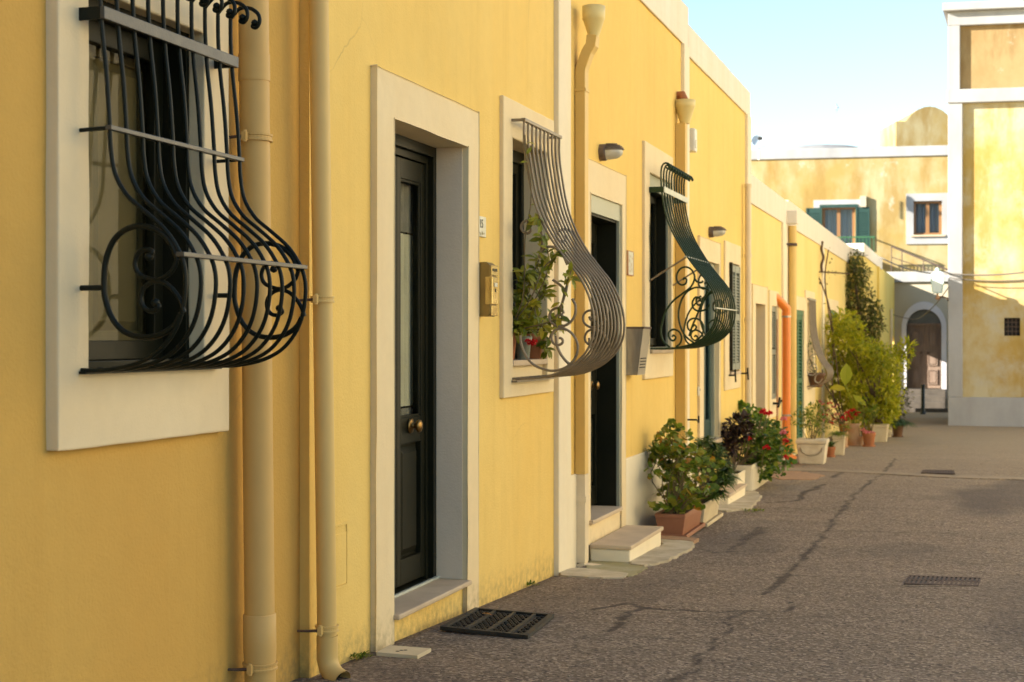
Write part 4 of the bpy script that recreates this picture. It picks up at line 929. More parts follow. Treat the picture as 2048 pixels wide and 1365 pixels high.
# bulkhead lamps
def lamp(label, px0, px1, v0, v1):
    yv, zt = onX(px0, v0, 0); _, zb = onX(px0, v1, 0); zc = (zt+zb)/2; hh = (zt-zb)/2; yc = yv+hh*.85
    t = thing('wall_lamp', label, 'wall lamp', (0, yc, zc))
    obj('back_plate', MB().lathe([(hh*1.0, 0), (hh*1.0, .035), (hh*.93, .045), (hh*.5, .047)], n=28, M=Matrix.Translation((0, yc, zc)) @ Matrix.Rotation(R(90), 4, 'Y')), M['lampmetal'], t, smooth=False, bevel=.002)
    prof = [(hh*.86, .0), (hh*.86, .03), (hh*.8, .06), (hh*.66, .085), (hh*.4, .105), (hh*.05, .112)]
    obj('glass_dome', MB().lathe(prof, n=28, M=Matrix.Translation((.045, yc, zc)) @ Matrix.Rotation(R(90), 4, 'Y')), M['lampglass'], t, smooth=True)
    mb = MB()   # hood: ribs over the upper half
    for k in range(5):
        zq = zc+hh*(.22+.17*k); L = .125*sqrt(max(.05, 1-((zq-zc)/(hh*1.12))**2)); wdt = hh*sqrt(max(.04, 1-((zq-zc)/(hh*1.02))**2)); N_ = 14
        top = [(.045+L*sin(pi*i/N_), yc-wdt*cos(pi*i/N_)) for i in range(N_+1)]
        mb.prism(top, zq, zq+hh*.11, 'z')
    obj('ribbed_hood', mb, M['lampmetal'], t, bevel=.001); return t
lamp('grey-brown ribbed bulkhead lamp above the near stepped doorway', 1197, 1238, 287, 321)
lamp('grey-brown ribbed bulkhead lamp above the far doorway of the tall yellow house', 1417, 1440, 453, 475)

# ================================================================== steps
def step(label, pN, pC, pF, X0=.0, h=.028, m=M['marble']):
    """pN near wall corner, pC near street corner, pF far street corner, of the slab top (photo px)"""
    yN = onX(*pN, .02)[0]; XC = onY(*pC, yN)[0]; zt = onY(*pC, yN)[1]; yF = onX(pF[0], pF[1], XC)[0]
    t = thing('doorstep', label, 'doorstep', (XC/2, (yN+yF)/2, gz(yN)))
    obj('tread', MB().box(.033, XC, yN, yF, zt-h, zt), m, t, bevel=.006)
    rough(obj('riser_block', MB().box(.033, XC-.012, yN+.012, yF-.03, -.3, zt-h-.001), M['white'], t, bevel=.008), .012, 4)
    return t
step('near stone doorstep on a white block, in front of the metal-framed doorway', z7(484, 560), z7(1042, 592), z7(1455, 335))
step('far stone doorstep on a white block, between the beige trough and the ribbed planter', (1400, 990), (1459, 990), (1494, 967))

# ================================================================== things lying on the street
a, b, c, d = [onG(720+u/5.12, 1120+v/5.12) for u, v in ((820,738), (1720,832), (1990,608), (1180,538))]
mt = thing('doormat', 'black rubber honeycomb doormat lying on the asphalt before the numbered door', 'doormat', tuple((a+b+c+d)/4))
nrm = Vector((0,0,1)); ex_ = ((b-a)+(c-d))/2; ey = ((d-a)+(c-b))/2; W_, H_ = ex_.length, ey.length; ex_.normalize(); ey.normalize(); o_ = a
def mp(u, v, z): p = a.lerp(b, u/W_).lerp(d.lerp(c, u/W_), v/H_); return (p.x, p.y, gz(p.y)+z+.008)
def mbox(mb, u0, u1, v0, v1, z0, z1): mb.add([mp(u0,v0,z0), mp(u1,v0,z0), mp(u1,v1,z0), mp(u0,v1,z0), mp(u0,v0,z1), mp(u1,v0,z1), mp(u1,v1,z1), mp(u0,v1,z1)], [(0,3,2,1),(4,5,6,7),(0,1,5,4),(1,2,6,5),(2,3,7,6),(3,0,4,7)])
mb = MB(); mbox(mb, 0, W_, 0, H_, .0, .004); obj('base_web', mb, M['rubber'], mt)
mb = MB(); e_ = .028
for r_ in ((0, W_, 0, e_), (0, W_, H_-e_, H_), (0, e_, e_, H_-e_), (W_-e_, W_, e_, H_-e_)): mbox(mb, *r_, .0045, .017)
for u in (W_*.27, W_*.52, W_*.77): mbox(mb, u-.008, u+.008, e_, H_-e_, .0045, .015)
obj('border', mb, M['rubber'], mt)
nu, nv = int(W_/.036), int(H_/.040); cuts = [0, W_*.27, W_*.52, W_*.77, W_+1]
panels = [MB() for _ in range(4)]
for i in range(nu):
    for j in range(nv):
        u = e_+.012+(W_-2*e_-.02)*(i+.5*(j%2))/nu; v = e_+.012+(H_-2*e_-.02)*j/nv
        if any(abs(u-q_) < .02 for q_ in (W_*.27, W_*.52, W_*.77)) or u > W_-e_-.02: continue
        mb = panels[[k for k in range(4) if cuts[k] <= u < cuts[k+1]][0]]
        P = [(u+.011*cos(k*pi/3), v+.012*sin(k*pi/3)) for k in range(6)]; Q = [(u+.006*cos(k*pi/3), v+.007*sin(k*pi/3)) for k in range(6)]
        mb.add([mp(*p, .012) for p in P]+[mp(*p, .0042) for p in P]+[mp(*p, .012) for p in Q]+[mp(*p, .0042) for p in Q], [(k, 6+k, 6+(k+1)%6, (k+1)%6) for k in range(6)]+[(k, (k+1)%6, 12+(k+1)%6, 12+k) for k in range(6)]+[(12+k, 12+(k+1)%6, 18+(k+1)%6, 18+k) for k in range(6)])
for mb in panels: obj('honeycomb_panel', mb, M['rubber'], mt)
# marble inspection cover
P = [onG(720+u/5.12, 1120+v/5.12) for u, v in ((165,985), (590,1020), (730,945), (300,912))]
cv = thing('access_cover', 'pale marble access cover with small holes set by the numbered door frame', 'access cover', tuple(sum(P, Vector())/4))
vs = [(p.x, p.y, gz(p.y)+.016) for p in P]+[(p.x, p.y, gz(p.y)-.02) for p in P]; obj('cover_slab', MB().add(vs, [(0,1,2,3),(7,6,5,4),(0,4,5,1),(1,5,6,2),(2,6,7,3),(3,7,4,0)]), M['beige'], cv, bevel=.002)
mb = MB()
for u, v in ((385,978), (425,968), (465,966)): p = onG(720+u/5.12, 1120+v/5.12); mb.lathe([(.001, 0), (.009, .001), (.008, .0015), (.001, .002)], (p.x, p.y, gz(p.y)+.0155), 10)
obj('lift_hole', mb, M['dark'], cv)
# drain grates
def grate(label, px, nb):
    A, B, C_, D = [onG(*p) for p in px]; t = thing('drain_grate', label, 'drain grate', tuple((A+B+C_+D)/4))
    def g(u, v, z): p = A.lerp(B, u).lerp(D.lerp(C_, u), v); return (p.x, p.y, gz(p.y)+z)
    def gb(mb, u0, u1, v0, v1, z0, z1): mb.add([g(u0,v0,z0), g(u1,v0,z0), g(u1,v1,z0), g(u0,v1,z0), g(u0,v0,z1), g(u1,v0,z1), g(u1,v1,z1), g(u0,v1,z1)], [(0,3,2,1),(4,5,6,7),(0,1,5,4),(1,2,6,5),(2,3,7,6),(3,0,4,7)])
    mb = MB(); gb(mb, 0, 1, 0, 1, .004, .010); obj('pit', mb, M['dark'], t)
    mb = MB(); gb(mb, 0, 1, 0, .09, .0101, .014); gb(mb, 0, 1, .91, 1, .0101, .014); gb(mb, 0, .02, .09, .91, .0101, .014); gb(mb, .98, 1, .09, .91, .0101, .014); gb(mb, .02, .98, .46, .54, .0101, .013)
    for k in range(nb):
        u = .02+.96*(k+.5)/nb; w = .96/nb*.27; gb(mb, u-w, u+w, .09, .46, .0101, .014); gb(mb, u-w, u+w, .54, .91, .0101, .014)
    obj('grating', mb, M['grate'], t)
grate('rusty cast iron drain grate across the street, the nearer one', [(1808,1172), (1957,1177), (1963,1160), (1818,1155)], 15)
grate('rusty drain grate at the pale paving line, the farther one', [(1842,948), (1910,950), (1908,943), (1846,942)], 12)
# ================================================================== buildings at the end of the street
def oldwall(name, c, c2, c3, s=.5, patch=(.62, .7)):
    def e(out, nz, ramp, mix, math_, mapped, N, L):
        x = mix(ramp(nz(s*1.6, 8, mapped(1, 1, .7), .65), .38, .62), c, c2)
        x = mix(math_('MULTIPLY', ramp(nz(s*2.3, 6, mapped(1.2, 1, .35), .65), .48, .62), .75), x, c3)
        return mix(math_('MULTIPLY', ramp(nz(s*2.2, 9, mapped(1, 1, 1), .7), *patch), .8), x, (.48, .44, .34))
    return mat(name, c, .92, bump=.3, bscale=20, spec=.15, extra=e)
M['old1'] = oldwall('weathered_yellow_wall', (.36,.25,.085), (.41,.34,.19), (.29,.185,.055))
M['old2'] = oldwall('weathered_gold_wall', (.44,.295,.085), (.52,.455,.29), (.38,.24,.055), .6, (.52, .70))
M['old3'] = oldwall('weathered_tan_wall', (.30,.195,.085), (.35,.25,.12), (.23,.145,.06), .8, (.62, .74))
M['oldw'] = mat('weathered_white_wall', (.42,.415,.41), .9, 0, (.29,.285,.28), 1.5, .2, 30, .15, 8, (.35,.75), (1,1,.4))
M['arch'] = mat('grey_ochre_wall', (.50,.44,.33), .9, 0, (.44,.38,.28), .8, .2, 30, .15, 8)
M['greystone'] = mat('grey_stone', (.11,.092,.075), .85, 0, (.075,.063,.052), 5, .3, 30, .2)
M['fan'] = mat('dusty_fanlight_glass', (.07,.075,.085), .25, 0, (.10,.10,.11), 4, 0, 60, .5)
M['archw'] = mat('pale_lilac_surround', (.62,.60,.62), .85, 0, (.56,.54,.56), 2, .1, 30, .15)
# right building: local x runs along the facade, y goes back
Rd = onD(1896, 678, 31.5); rrz = math.radians(5.7)
rb = thing('tower_house', 'tall weathered gold house with white corner bands on the right of the alley', 'building', (Rd.x, Rd.y, gz(Rd.y)), rrz)
RN = Vector((sin(rrz), -cos(rrz), 0)); RU = Vector((cos(rrz), sin(rrz), 0))
def rl(px, py): p = onP(px, py, Rd, RN); return (p-Rd).dot(RU), p.z
MR = Matrix.Translation((Rd.x, Rd.y, 0)) @ Matrix.Rotation(rrz, 4, 'Z') @ Matrix(((1, .14, 0, 0), (0, 1, 0, 0), (0, 0, 1, 0), (0, 0, 0, 1)))
def RB(name, boxes, m, bev=.012, par=None):
    mb = MB()
    for b in boxes: mb.box(*b, M=MR)
    return obj(name, mb, m, par or rb, bevel=bev)
W_ = 7.0
zb0 = -1.0; z1_ = rl(1925, 795)[1]; z2_ = rl(1925, 206)[1]; z3_ = rl(1925, 179)[1]; z4_ = rl(1921, 51)[1]; z5_ = rl(1900, 24)[1]; z6_ = rl(1900, 8)[1]
xa = rl(1925, 500)[0]; xb_ = rl(1920, 100)[0]; wx0, wz1 = rl(2008, 636); wx1, wz0 = rl(2040, 672)
d_ = .11
mb = MB()
for b in ((xa, wx0, d_, 6, z1_, z2_), (wx1, W_, d_, 6, z1_, z2_), (wx0, wx1, d_, 6, wz1, z2_), (wx0, wx1, d_, 6, z1_, wz0), (wx0, wx1, d_+.4, 6, wz0, wz1)): mb.box(*b, M=MR)
obj('gold_panel', mb, M['old2'], rb)
RB('tan_panel', [(xb_, W_, d_, 6, z3_+.001, z4_)], M['old3'], 0)
RB('white_base', [(0, W_, 0, 6, zb0, z1_)], M['oldw'])
RB('white_corner_band', [(0, xa, .0, 6, z1_+.001, z2_)], M['oldw']); RB('white_corner_band', [(0, xb_, .005, 6, z3_+.001, z4_)], M['oldw'])
RB('white_ledge', [(-.02, W_, -.03, 6, z2_+.001, z3_)], M['oldw']); RB('white_top_band', [(0, W_, 0, 6, z4_+.001, z5_)], M['oldw'])
RB('cornice', [(-.10, W_, -.14, 6, z5_+.001, z6_)], M['oldw'])
gw = RB('barred_window', [(wx0, wx1, d_+.2, d_+.22, wz0, wz1)], M['dark'], 0)
mb = MB()
for k in range(1, 4): x = wx0+(wx1-wx0)*k/4; mb.box(x-.008, x+.008, d_+.03, d_+.05, wz0, wz1, M=MR)
for k in range(1, 4): z = wz0+(wz1-wz0)*k/4; mb.box(wx0, wx1, d_+.031, d_+.049, z-.008, z+.008, M=MR)
obj('window_bars', mb, M['grate'], gw)
mb = MB(); p = MR @ Vector((1.3, 1, 0))
for dx in (.0, .14): mb.tube([(p.x+dx, p.y, z6_), (p.x+dx, p.y, z6_+.6)], .02)
obj('roof_post', mb, M['grate'], rb)
# lantern on its bracket
lp = onD(1875, 565, 31.0); lt = thing('street_lantern', 'pale blue-green four-sided lantern on a bracket at the white corner of the right house', 'lantern', tuple(lp))
s_ = 31.0/3000; T = Matrix.Translation(lp)
h0, h1, h2 = -24*s_, 14*s_, 22*s_
def fr4(z0, r0, z1, r1): return [(r0, z0), (r1, z1)]
gl_ = MB().lathe([(8.5*s_*1.4, -20*s_), (13*s_*1.4, 11*s_)], n=4, M=T @ Matrix.Rotation(R(45), 4, 'Z')); obj('glass_panes', gl_, M['milk'], lt)
mb = MB().lathe([(9*s_*1.4, -22*s_), (9*s_*1.4, -20.2*s_)], n=4, M=T @ Matrix.Rotation(R(45), 4, 'Z')); mb.lathe([(14.5*s_*1.4, 11.2*s_), (14.5*s_*1.4, 13*s_), (7*s_*1.4, 21*s_), (4*s_*1.4, 22*s_)], n=4, M=T @ Matrix.Rotation(R(45), 4, 'Z'))
mb.lathe([(4*s_, 22*s_), (5*s_, 24*s_), (4*s_, 28*s_), (1*s_, 29*s_)], n=10, M=T)
for k in range(4):
    a = R(45+90*k+0); mb.tube([(lp.x+8.6*s_*1.4*cos(a+pi/4-pi/4), lp.y+8.6*s_*1.4*sin(a), lp.z-20*s_), (lp.x+13.1*s_*1.4*cos(a), lp.y+13.1*s_*1.4*sin(a), lp.z+11.2*s_)], .012, 5)
obj('lantern_frame', mb, M['lantern'], lt)
wq = Rd+Vector((.0, .02, 0))
obj('lower_finial', MB().lathe([(.02, -.36), (.05, -.33), (.02, -.28), (.02, -.23), (.09, -.225)], n=10, M=T), M['terra2'], lt)
mb = MB().tube([(lp.x, lp.y, lp.z-.30), (lp.x+.1, lp.y, lp.z-.30), (lp.x+.2, lp.y+.2, lp.z-.33), (wq.x, wq.y, lp.z-.36)], .018, 6); mb.tube([(lp.x+.05, lp.y, lp.z+.24), (wq.x, wq.y, lp.z+.22)], .014, 6); obj('bracket', mb, M['grate'], lt)
# cables
def cable(label, pts, r=.012):
    P = []
    for a, b in zip(pts, pts[1:]):
        for i in range(10):
            t = i/10; p = Vector(a).lerp(Vector(b), t); p.z -= .12*4*t*(1-t)*min(1, (Vector(b)-Vector(a)).length/4); P.append(p)
    P.append(Vector(pts[-1])); o = obj('cable', MB().tube(P, r, 5), M['cable'], None, smooth=True); return tag(o, label, 'cable', 'cables strung across the alley')
def rw(px, py, off=.05): p = onP(px, py, Rd, RN); return tuple(p-RN*(-off))
cable('upper cable strung from the yellow walled house over the alley to the right house', [(XG, 37.5, onX(1762, 516, XG)[1]), rw(1898, 548), rw(2048, 545), rw(2120, 546)], .016)
cable('middle cable sagging below the lantern bracket along the right house', [rw(1898, 556), rw(2048, 560), rw(2110, 561)], .010)
cable('lower cable crossing in front of the arched doorway', [(XG, 44.0, onX(1787, 630, XG)[1]), (.9, 43.9, onD(1845, 640, 43)[2]), rw(1897, 575, .05)], .012)
# arch building
AY = 44.6; AP = Vector((0, AY, 0)); AN = Vector((0, -1, 0))
def ap(px, py): p = onP(px, py, AP, AN); return p.x, p.z
ab = thing('arched_house', 'shaded grey-ochre house with an arched old double door at the end of the alley', 'building', (1.6, AY, gz(AY)))
ax0, az0 = ap(1813, 777); ax1, _ = ap(1883, 777); axc = (ax0+ax1)/2; ar = (ax1-ax0)/2; asp = ap(1848, 655)[1]; atop = ap(1848, 619)[1]
ztop = ap(1800, 565)[1]; zpar = ap(1800, 544)[1]; N_ = 20
arc = [(axc-ar*cos(pi*i/N_), asp+(atop-asp)*sin(pi*i/N_)) for i in range(N_+1)]
ro = 1.28; arco = [(axc-ar*ro*cos(pi*i/N_), asp+(atop-asp)*1.42*sin(pi*i/N_)) for i in range(N_+1)]
# wall with arched hole (front strip polygons)
mb = MB(); L_, R_ = -2.5, 5.0
def pl(pts, y0, y1): mb.prism(pts, y0, y1, 'y')
pl([(L_, -2), (ax0, -2), (ax0, asp), (L_, asp)], AY, AY+.5); pl([(ax1, -2), (R_, -2), (R_, asp), (ax1, asp)], AY, AY+.5); pl([(ax0, -2), (ax1, -2), (ax1, az0-.02), (ax0, az0-.02)], AY+.002, AY+.5)
for i in range(N_):
    a, b = arc[i], arc[i+1]; pl([a, b, (b[0], ztop), (a[0], ztop)], AY, AY+.5)
pl([(L_, asp), (ax0, asp), (ax0, ztop), (L_, ztop)], AY, AY+.5); pl([(ax1, asp), (R_, asp), (R_, ztop), (ax1, ztop)], AY, AY+.5)
mb.box(L_, R_, AY+.9, AY+6, -2, ztop)
obj('wall', mb, M['arch'], ab)
obj('terrace_parapet', MB().box(L_, R_, AY-.10, AY+.2, ztop+.001, zpar).box(L_, R_, AY+.2, AY+6, ztop+.001, ztop+.1), M['oldw'], ab, bevel=.01)
mb = MB(); Q = [(ax0, az0-.3)]+arc+[(ax1, az0-.3)]; O_ = [(axc-ar*ro, az0-.3)]+arco+[(axc+ar*ro, az0-.3)]
n = len(Q); vs = [(p[0], AY-.05, p[1]) for p in Q]+[(p[0], AY-.05, p[1]) for p in O_]+[(p[0], AY+.3, p[1]) for p in Q]+[(p[0], AY+.001, p[1]) for p in O_]
fs = []
for i in range(n-1): fs += [(i, i+1, n+i+1, n+i), (i, 2*n+i, 2*n+i+1, i+1), (n+i, n+i+1, 3*n+i+1, 3*n+i)]
obj('door_surround', mb.add(vs, fs), M['archw'], ab)
zt_d = ap(1848, 652)[1]; ddr = []
for a, b in ((ax0+.02, axc-.004), (axc+.004, ax1-.02)):
    mb = MB().box(a, b, AY+.27, AY+.31, az0, zt_d)
    for k, (p, q_) in enumerate(((.06, .30), (.36, .60), (.66, .94))):
        H = zt_d-az0; mb.ring(0, 1, (0, 1, 0, 1), (.1, .9, .1, .9)) if False else None
        z0, z1 = az0+H*p, az0+H*q_; e = .09
        for bb in ((a+e, b-e, z0, z0+.03), (a+e, b-e, z1-.03, z1), (a+e, a+e+.03, z0+.03, z1-.03), (b-e-.03, b-e, z0+.03, z1-.03)): mb.box(bb[0], bb[1], AY+.235, AY+.269, bb[2], bb[3])
        mb.box(a+e+.05, b-e-.05, AY+.245, AY+.269, z0+.05, z1-.05)
    dl = obj('door_leaf', mb, M['oldwood'], ab)
    xm = (b-.09 if a < axc-.1 else a+.09); obj('door_pull', MB().lathe([(.01, -.02), (.035, -.01), (.035, .01), (.01, .02)], (xm, AY+.225, az0+1.02), 10), M['grate'], dl)
obj('transom_bar', MB().box(ax0, ax1, AY+.22, AY+.31, zt_d+.001, zt_d+.07), M['oldwood'], ab)
fan = [p for p in arc if p[1] > zt_d+.07]; obj('fanlight', MB().prism([(ax0, zt_d+.07)]+fan+[(ax1, zt_d+.07)], AY+.28, AY+.30, 'y'), M['fan'], ab)
zs = [ap(1848, v)[1] for v in (778, 800, 820)]
for k in range(3):
    y0 = AY-.02-.32*(k+1)*1.0; zt = az0-.01-k*.17
    st_ = obj('stone_step', MB().box(ax0-.15, ax1+.12, y0, AY-.03-.32*k, -1.2, zt), M['greystone'], ab, bevel=.015)
yk = AY-1.3
o = obj('kerb', MB().box(-.2, 3.2, yk-.16, yk, -1.4, gz(yk)+.10), M['greystone'], None, bevel=.01); struct(o)
# bollard
bp = onG(1846, 829); bt = thing('bollard', 'slim black bollard standing in the alley before the arched door', 'bollard', tuple(bp)); k_ = depth(bp)/3000
obj('post', MB().lathe([(.075, 0), (.075, .04), (.055, .06), (.05, .1), (.05, 60*k_-.10), (.04, 60*k_-.08), (.06, 60*k_-.05), (.06, 60*k_-.02), (.02, 60*k_)], tuple(bp), 16), M['bollard'], bt, smooth=True)
# back building
BD = onD(1700, 678, 52); brz = R(5.7); BN = Vector((sin(brz), -cos(brz), 0)); BU = Vector((cos(brz), sin(brz), 0))
def bl(px, py): p = onP(px, py, BD, BN); return (p-BD).dot(BU), p.z
MBk = Matrix.Translation((BD.x, BD.y, 0)) @ Matrix.Rotation(brz, 4, 'Z')
bb_ = thing('apartment_house', 'weathered ochre house above the alley with white roof band, balcony door and blue-curtained window', 'building', (BD.x, BD.y, gz(BD.y)), brz)
def BB(name, boxes, m, bev=0, par=None):
    mb = MB()
    for b in boxes: mb.box(*b, M=MBk)
    return obj(name, mb, m, par or bb_, bevel=bev)
x0, zr0 = bl(1440, 318); x1, zr1 = bl(1960, 296); zt = bl(1700, 296)[1]; zm = bl(1700, 316)[1]
dx0, dz1 = bl(1645, 415); dx1, dz0 = bl(1710, 500); wx0, wz1 = bl(1827, 403); wx1, wz0 = bl(1884, 470)
hl = [(dx0, dx1, dz0, dz1), (wx0, wx1, wz0, wz1)]
Xs = sorted({x0, x1, dx0, dx1, wx0, wx1}); Zs = sorted({-1.0, zm, dz0, dz1, wz0, wz1}); mb = MB()
for a, b in zip(Xs, Xs[1:]):
    for c, d in zip(Zs, Zs[1:]):
        if not any(h[0] < (a+b)/2 < h[1] and h[2] < (c+d)/2 < h[3] for h in hl): mb.box(a, b, 0, .3, c, d, M=MBk)
mb.box(x0, x1, .6, 8, -1, zm, M=MBk); obj('wall', mb, M['old1'], bb_)
BB('roof_band', [(x0, x1, -.06, 8, zm+.001, zt)], M['oldw'], .02)
def bwin(h, name):
    w = BB(name, [(h[0], h[0]+.09, .10, .16, h[2], h[3]), (h[1]-.09, h[1], .10, .16, h[2], h[3]), ((h[0]+h[1])/2-.06, (h[0]+h[1])/2+.06, .10, .16, h[2], h[3]), (h[0]+.09, h[1]-.09, .101, .159, h[3]-.08, h[3]), (h[0]+.09, h[1]-.09, .101, .159, h[2], h[2]+.08)], M['bwood'])
    BB('glass_pane', [(h[0], h[1], .13, .135, h[2], h[3])], M['glass'], par=w)
    mb = MB(); cv_ = wavy(0, 0, 1, 0, 1, .02, 30, 30); mb.v = [tuple(MBk @ Vector((h[0]+(h[1]-h[0])*v[1], .3+v[0], h[2]+(h[3]-h[2])*v[2]))) for v in cv_.v]; mb.f = cv_.f
    obj('curtain', mb, M['bluecurt'], w)
M['bwood'] = mat('warm_brown_frame', (.26,.13,.05), .5); M['bluecurt'] = mat('blue_grey_curtain', (.22,.30,.48), .9)
bwin(hl[0], 'balcony_door'); bwin(hl[1], 'window')
sx0, sz1 = bl(1812, 388); sx1, sz0 = bl(1900, 488)
BB('window_surround', [(sx0, wx0, -.05, .1, sz0, sz1), (wx1, sx1, -.05, .1, sz0, sz1), (wx0, wx1, -.05, .1, wz1, sz1), (wx0, wx1, -.05, .1, sz0, wz0-.06)], M['oldw'])
BB('window_sill', [(wx0-.1, wx1+.1, -.12, .1, wz0-.059, wz0-.001)], M['marble'])
lx0, lz1 = bl(1627, 401); lx1, lz0 = bl(1725, 415)
BB('door_lintel', [(lx0, lx1, -.05, .1, lz0, lz1)], M['oldw']); BB('shutter_box', [(dx0-.1, dx1+.1, -.09, .0, dz1-.02, dz1+.08)], M['shdark'])
def bshut(a, b):
    mb = MB(); mb.box(a, b, -.08, -.05, dz0, dz1-.03, M=MBk); z = dz0+.1
    while z < dz1-.15: mb.box(a+.06, b-.06, -.10, -.081, z, z+.035, M=MBk); z += .09
    for e in ((a, a+.055), (b-.055, b)): mb.box(*e, -.105, -.081, dz0, dz1-.03, M=MBk)
    obj('shutter', mb, M['shdark'], bb_)
bshut(bl(1612, 450)[0], dx0-.02); bshut(dx1+.02, bl(1739, 450)[0])
cx0 = bl(1720, 400)[0]; cx1 = bl(1732, 400)[0]; BB('vent_stub', [(cx0, cx1, -.15, -.0, lz0, bl(1725, 393)[1])], M['arch'])
# balcony with railing
kx0, kz1 = bl(1660, 478); kx1, kz0 = bl(1747, 520); mb = MB()
for y in (-1.0, ): mb.box(kx0, kx1, -1.02, -.98, kz1-.04, kz1, M=MBk)
mb.box(kx1-.02, kx1+.02, -.98, 0, kz1-.04, kz1, M=MBk); mb.box(kx0, kx1, -1.015, -.985, kz0, kz0+.03, M=MBk)
x = kx0
while x < kx1: mb.box(x-.01, x+.01, -1.012, -.988, kz0+.03, kz1-.04, M=MBk); x += .12
obj('balcony_railing', mb, M['shgreen'], bb_)
BB('balcony_slab', [(kx0-.1, kx1+.1, -1.1, -.001, kz0-.15, kz0-.001)], M['oldw'])
# stair rail on the terrace
mb = MB(); A = onD(1783, 493, 48.5); B = onD(1900, 542, 48.0); zf = ztop+.1
mb.tube([A, B], .03, 6); mb.tube([A-Vector((0,0,.35)), B-Vector((0,0,.2))], .014, 6)
for t in (0.0, .18, .55, .8):
    p = A.lerp(B, t); mb.tube([p, (p.x, p.y, zf)], .016, 6)
t_ = thing('stair_railing', 'thin rusty sloping handrail on the terrace above the arched door', 'railing', (A.x, A.y, zf)); obj('handrail', mb, M['grate'], t_)
# arched gable behind, roof dome, dish
GD = 54.; s_ = GD/3000
gp = [onD(px, py, GD) for px, py in ((1792, 300), (1792, 243), (1811, 243), (1822, 230), (1835, 220), (1848, 214.5), (1860, 213), (1872, 215), (1885, 221), (1898, 232), (1906, 243), (1925, 243), (1925, 300))]
mb = MB(); n = len(gp); vs = [tuple(p) for p in gp]+[tuple(p+FW*2.5) for p in gp]; mb.add(vs, [tuple(range(n)), tuple(range(n, 2*n))[::-1]]+[(i, n+i, n+(i+1)%n, (i+1)%n) for i in range(n)])
gt = thing('roof_gable', 'weathered ochre rounded gable standing on the roof behind the white band', 'gable', tuple(gp[0])); fixn(obj('gable_wall', mb, M['old1'], gt))
dm = onD(1640, 300, 54); mb = MB().lathe([(83*s_, -.3), (80*s_, .02), (60*s_, .10), (35*s_, .15), (.05, .17)], (dm.x, dm.y, dm.z), 32, sq=(1, .5))
dt = thing('roof_vault', 'low dark grey vaulted roof showing just above the white roof band', 'roof', tuple(dm)); obj('vault', mb, M['darkroof'] if 'darkroof' in M else mat('grey_roofing', (.17,.17,.18), .9, 0, (.22,.22,.22), 3, .1, 20), dt, smooth=True)
dc = onD(1517, 284, 50.5); st = thing('satellite_dish', 'pale blue satellite dish on the roof edge against the sky', 'satellite dish', (dc.x, dc.y, dc.z-.3))
Md = Matrix.Translation(dc) @ Matrix.Rotation(R(12), 4, 'Z') @ Matrix.Rotation(R(78), 4, 'X'); rd = 15*50.5/3000
obj('reflector', MB().lathe([(.01, 0), (rd*.5, .02), (rd*.85, .055), (rd, .08), (rd*.99, .09), (rd*.84, .065), (rd*.48, .03), (.01, .01)], n=32, M=Md), M['dishm'], st, smooth=True)
f = dc-FW*.32+Vector((.0, 0, .07)); mb = MB().tube([tuple(dc+Vector((0, 0, -rd))), tuple(f)], .014, 6); obj('arm', mb, M['zinc'], st); obj('receiver', MB().box(f.x-.07, f.x+.07, f.y-.05, f.y+.08, f.z-.05, f.z+.06), M['dark'], st, bevel=.01)
obj('mast', MB().tube([(dc.x, dc.y+.1, dc.z), (dc.x, dc.y+.1, dc.z-.6)], .025, 8), M['zinc'], st)
# gull
bc = onD(1674, 216, 60); bi = thing('bird', 'small gull gliding in the pale sky, wings spread', 'bird', tuple(bc)); s_ = 60/3000
mb = MB().tube([onD(1671.5, 217.5, 60), onD(1673, 216.4, 60), onD(1675.5, 215.2, 60), onD(1677.5, 214.6, 60)], [.005, .035, .045, .012], 8)
def wing(pts, w):
    P = [onD(*p, 60) for p in pts]; vs = []
    for i, p in enumerate(P): ww = w*(1-i/(len(P)-1)*.85); vs += [tuple(p+FW*ww+Vector((.02, 0, .01))), tuple(p-FW*ww-Vector((.02, 0, .01))), tuple(p-FW*ww-Vector((.02, 0, -.008))), tuple(p+FW*ww+Vector((.02, 0, .028)))]
    k = len(P); mb.add(vs, [(4*i+j, 4*i+(j+1)%4, 4*i+4+(j+1)%4, 4*i+4+j) for i in range(k-1) for j in range(4)]+[(3,2,1,0), (4*k-4, 4*k-3, 4*k-2, 4*k-1)])
wing([(1675, 215.3), (1674.5, 212.5), (1672.5, 209.5)], .09); wing([(1675, 215.6), (1674, 219), (1673.3, 223.5)], .09)
obj('body', mb, mat('gull_feathers', (.32,.36,.42), .8), bi, smooth=True)

# added house across the street, outside the frame: its sunlit front is what lights this side
OX = 8.6
oh = thing('added_opposite_house', 'long sunlit cream house added out of view across the street, bouncing light onto the yellow row', 'house', (OX, 15, gz(15)))
obj('wall', MB().box(OX, OX+5, 5, 29, -1, 6.6), mat('bounce_cream_stucco', (.84,.72,.48), .9, 0, (.80,.66,.42), 1.5, .2, 60, .2), oh)
for y in (10, 14.5, 19, 23.5):
    w = obj('window', MB().box(OX-.03, OX-.002, y, y+.9, 1.9, 3.3), M['white'], oh); obj('pane', MB().box(OX-.036, OX-.031, y+.08, y+.82, 1.98, 3.22), M['dark'], w)
obj('base_band', MB().box(OX-.03, OX-.001, 5, 29, -1, .5), M['white'], oh)

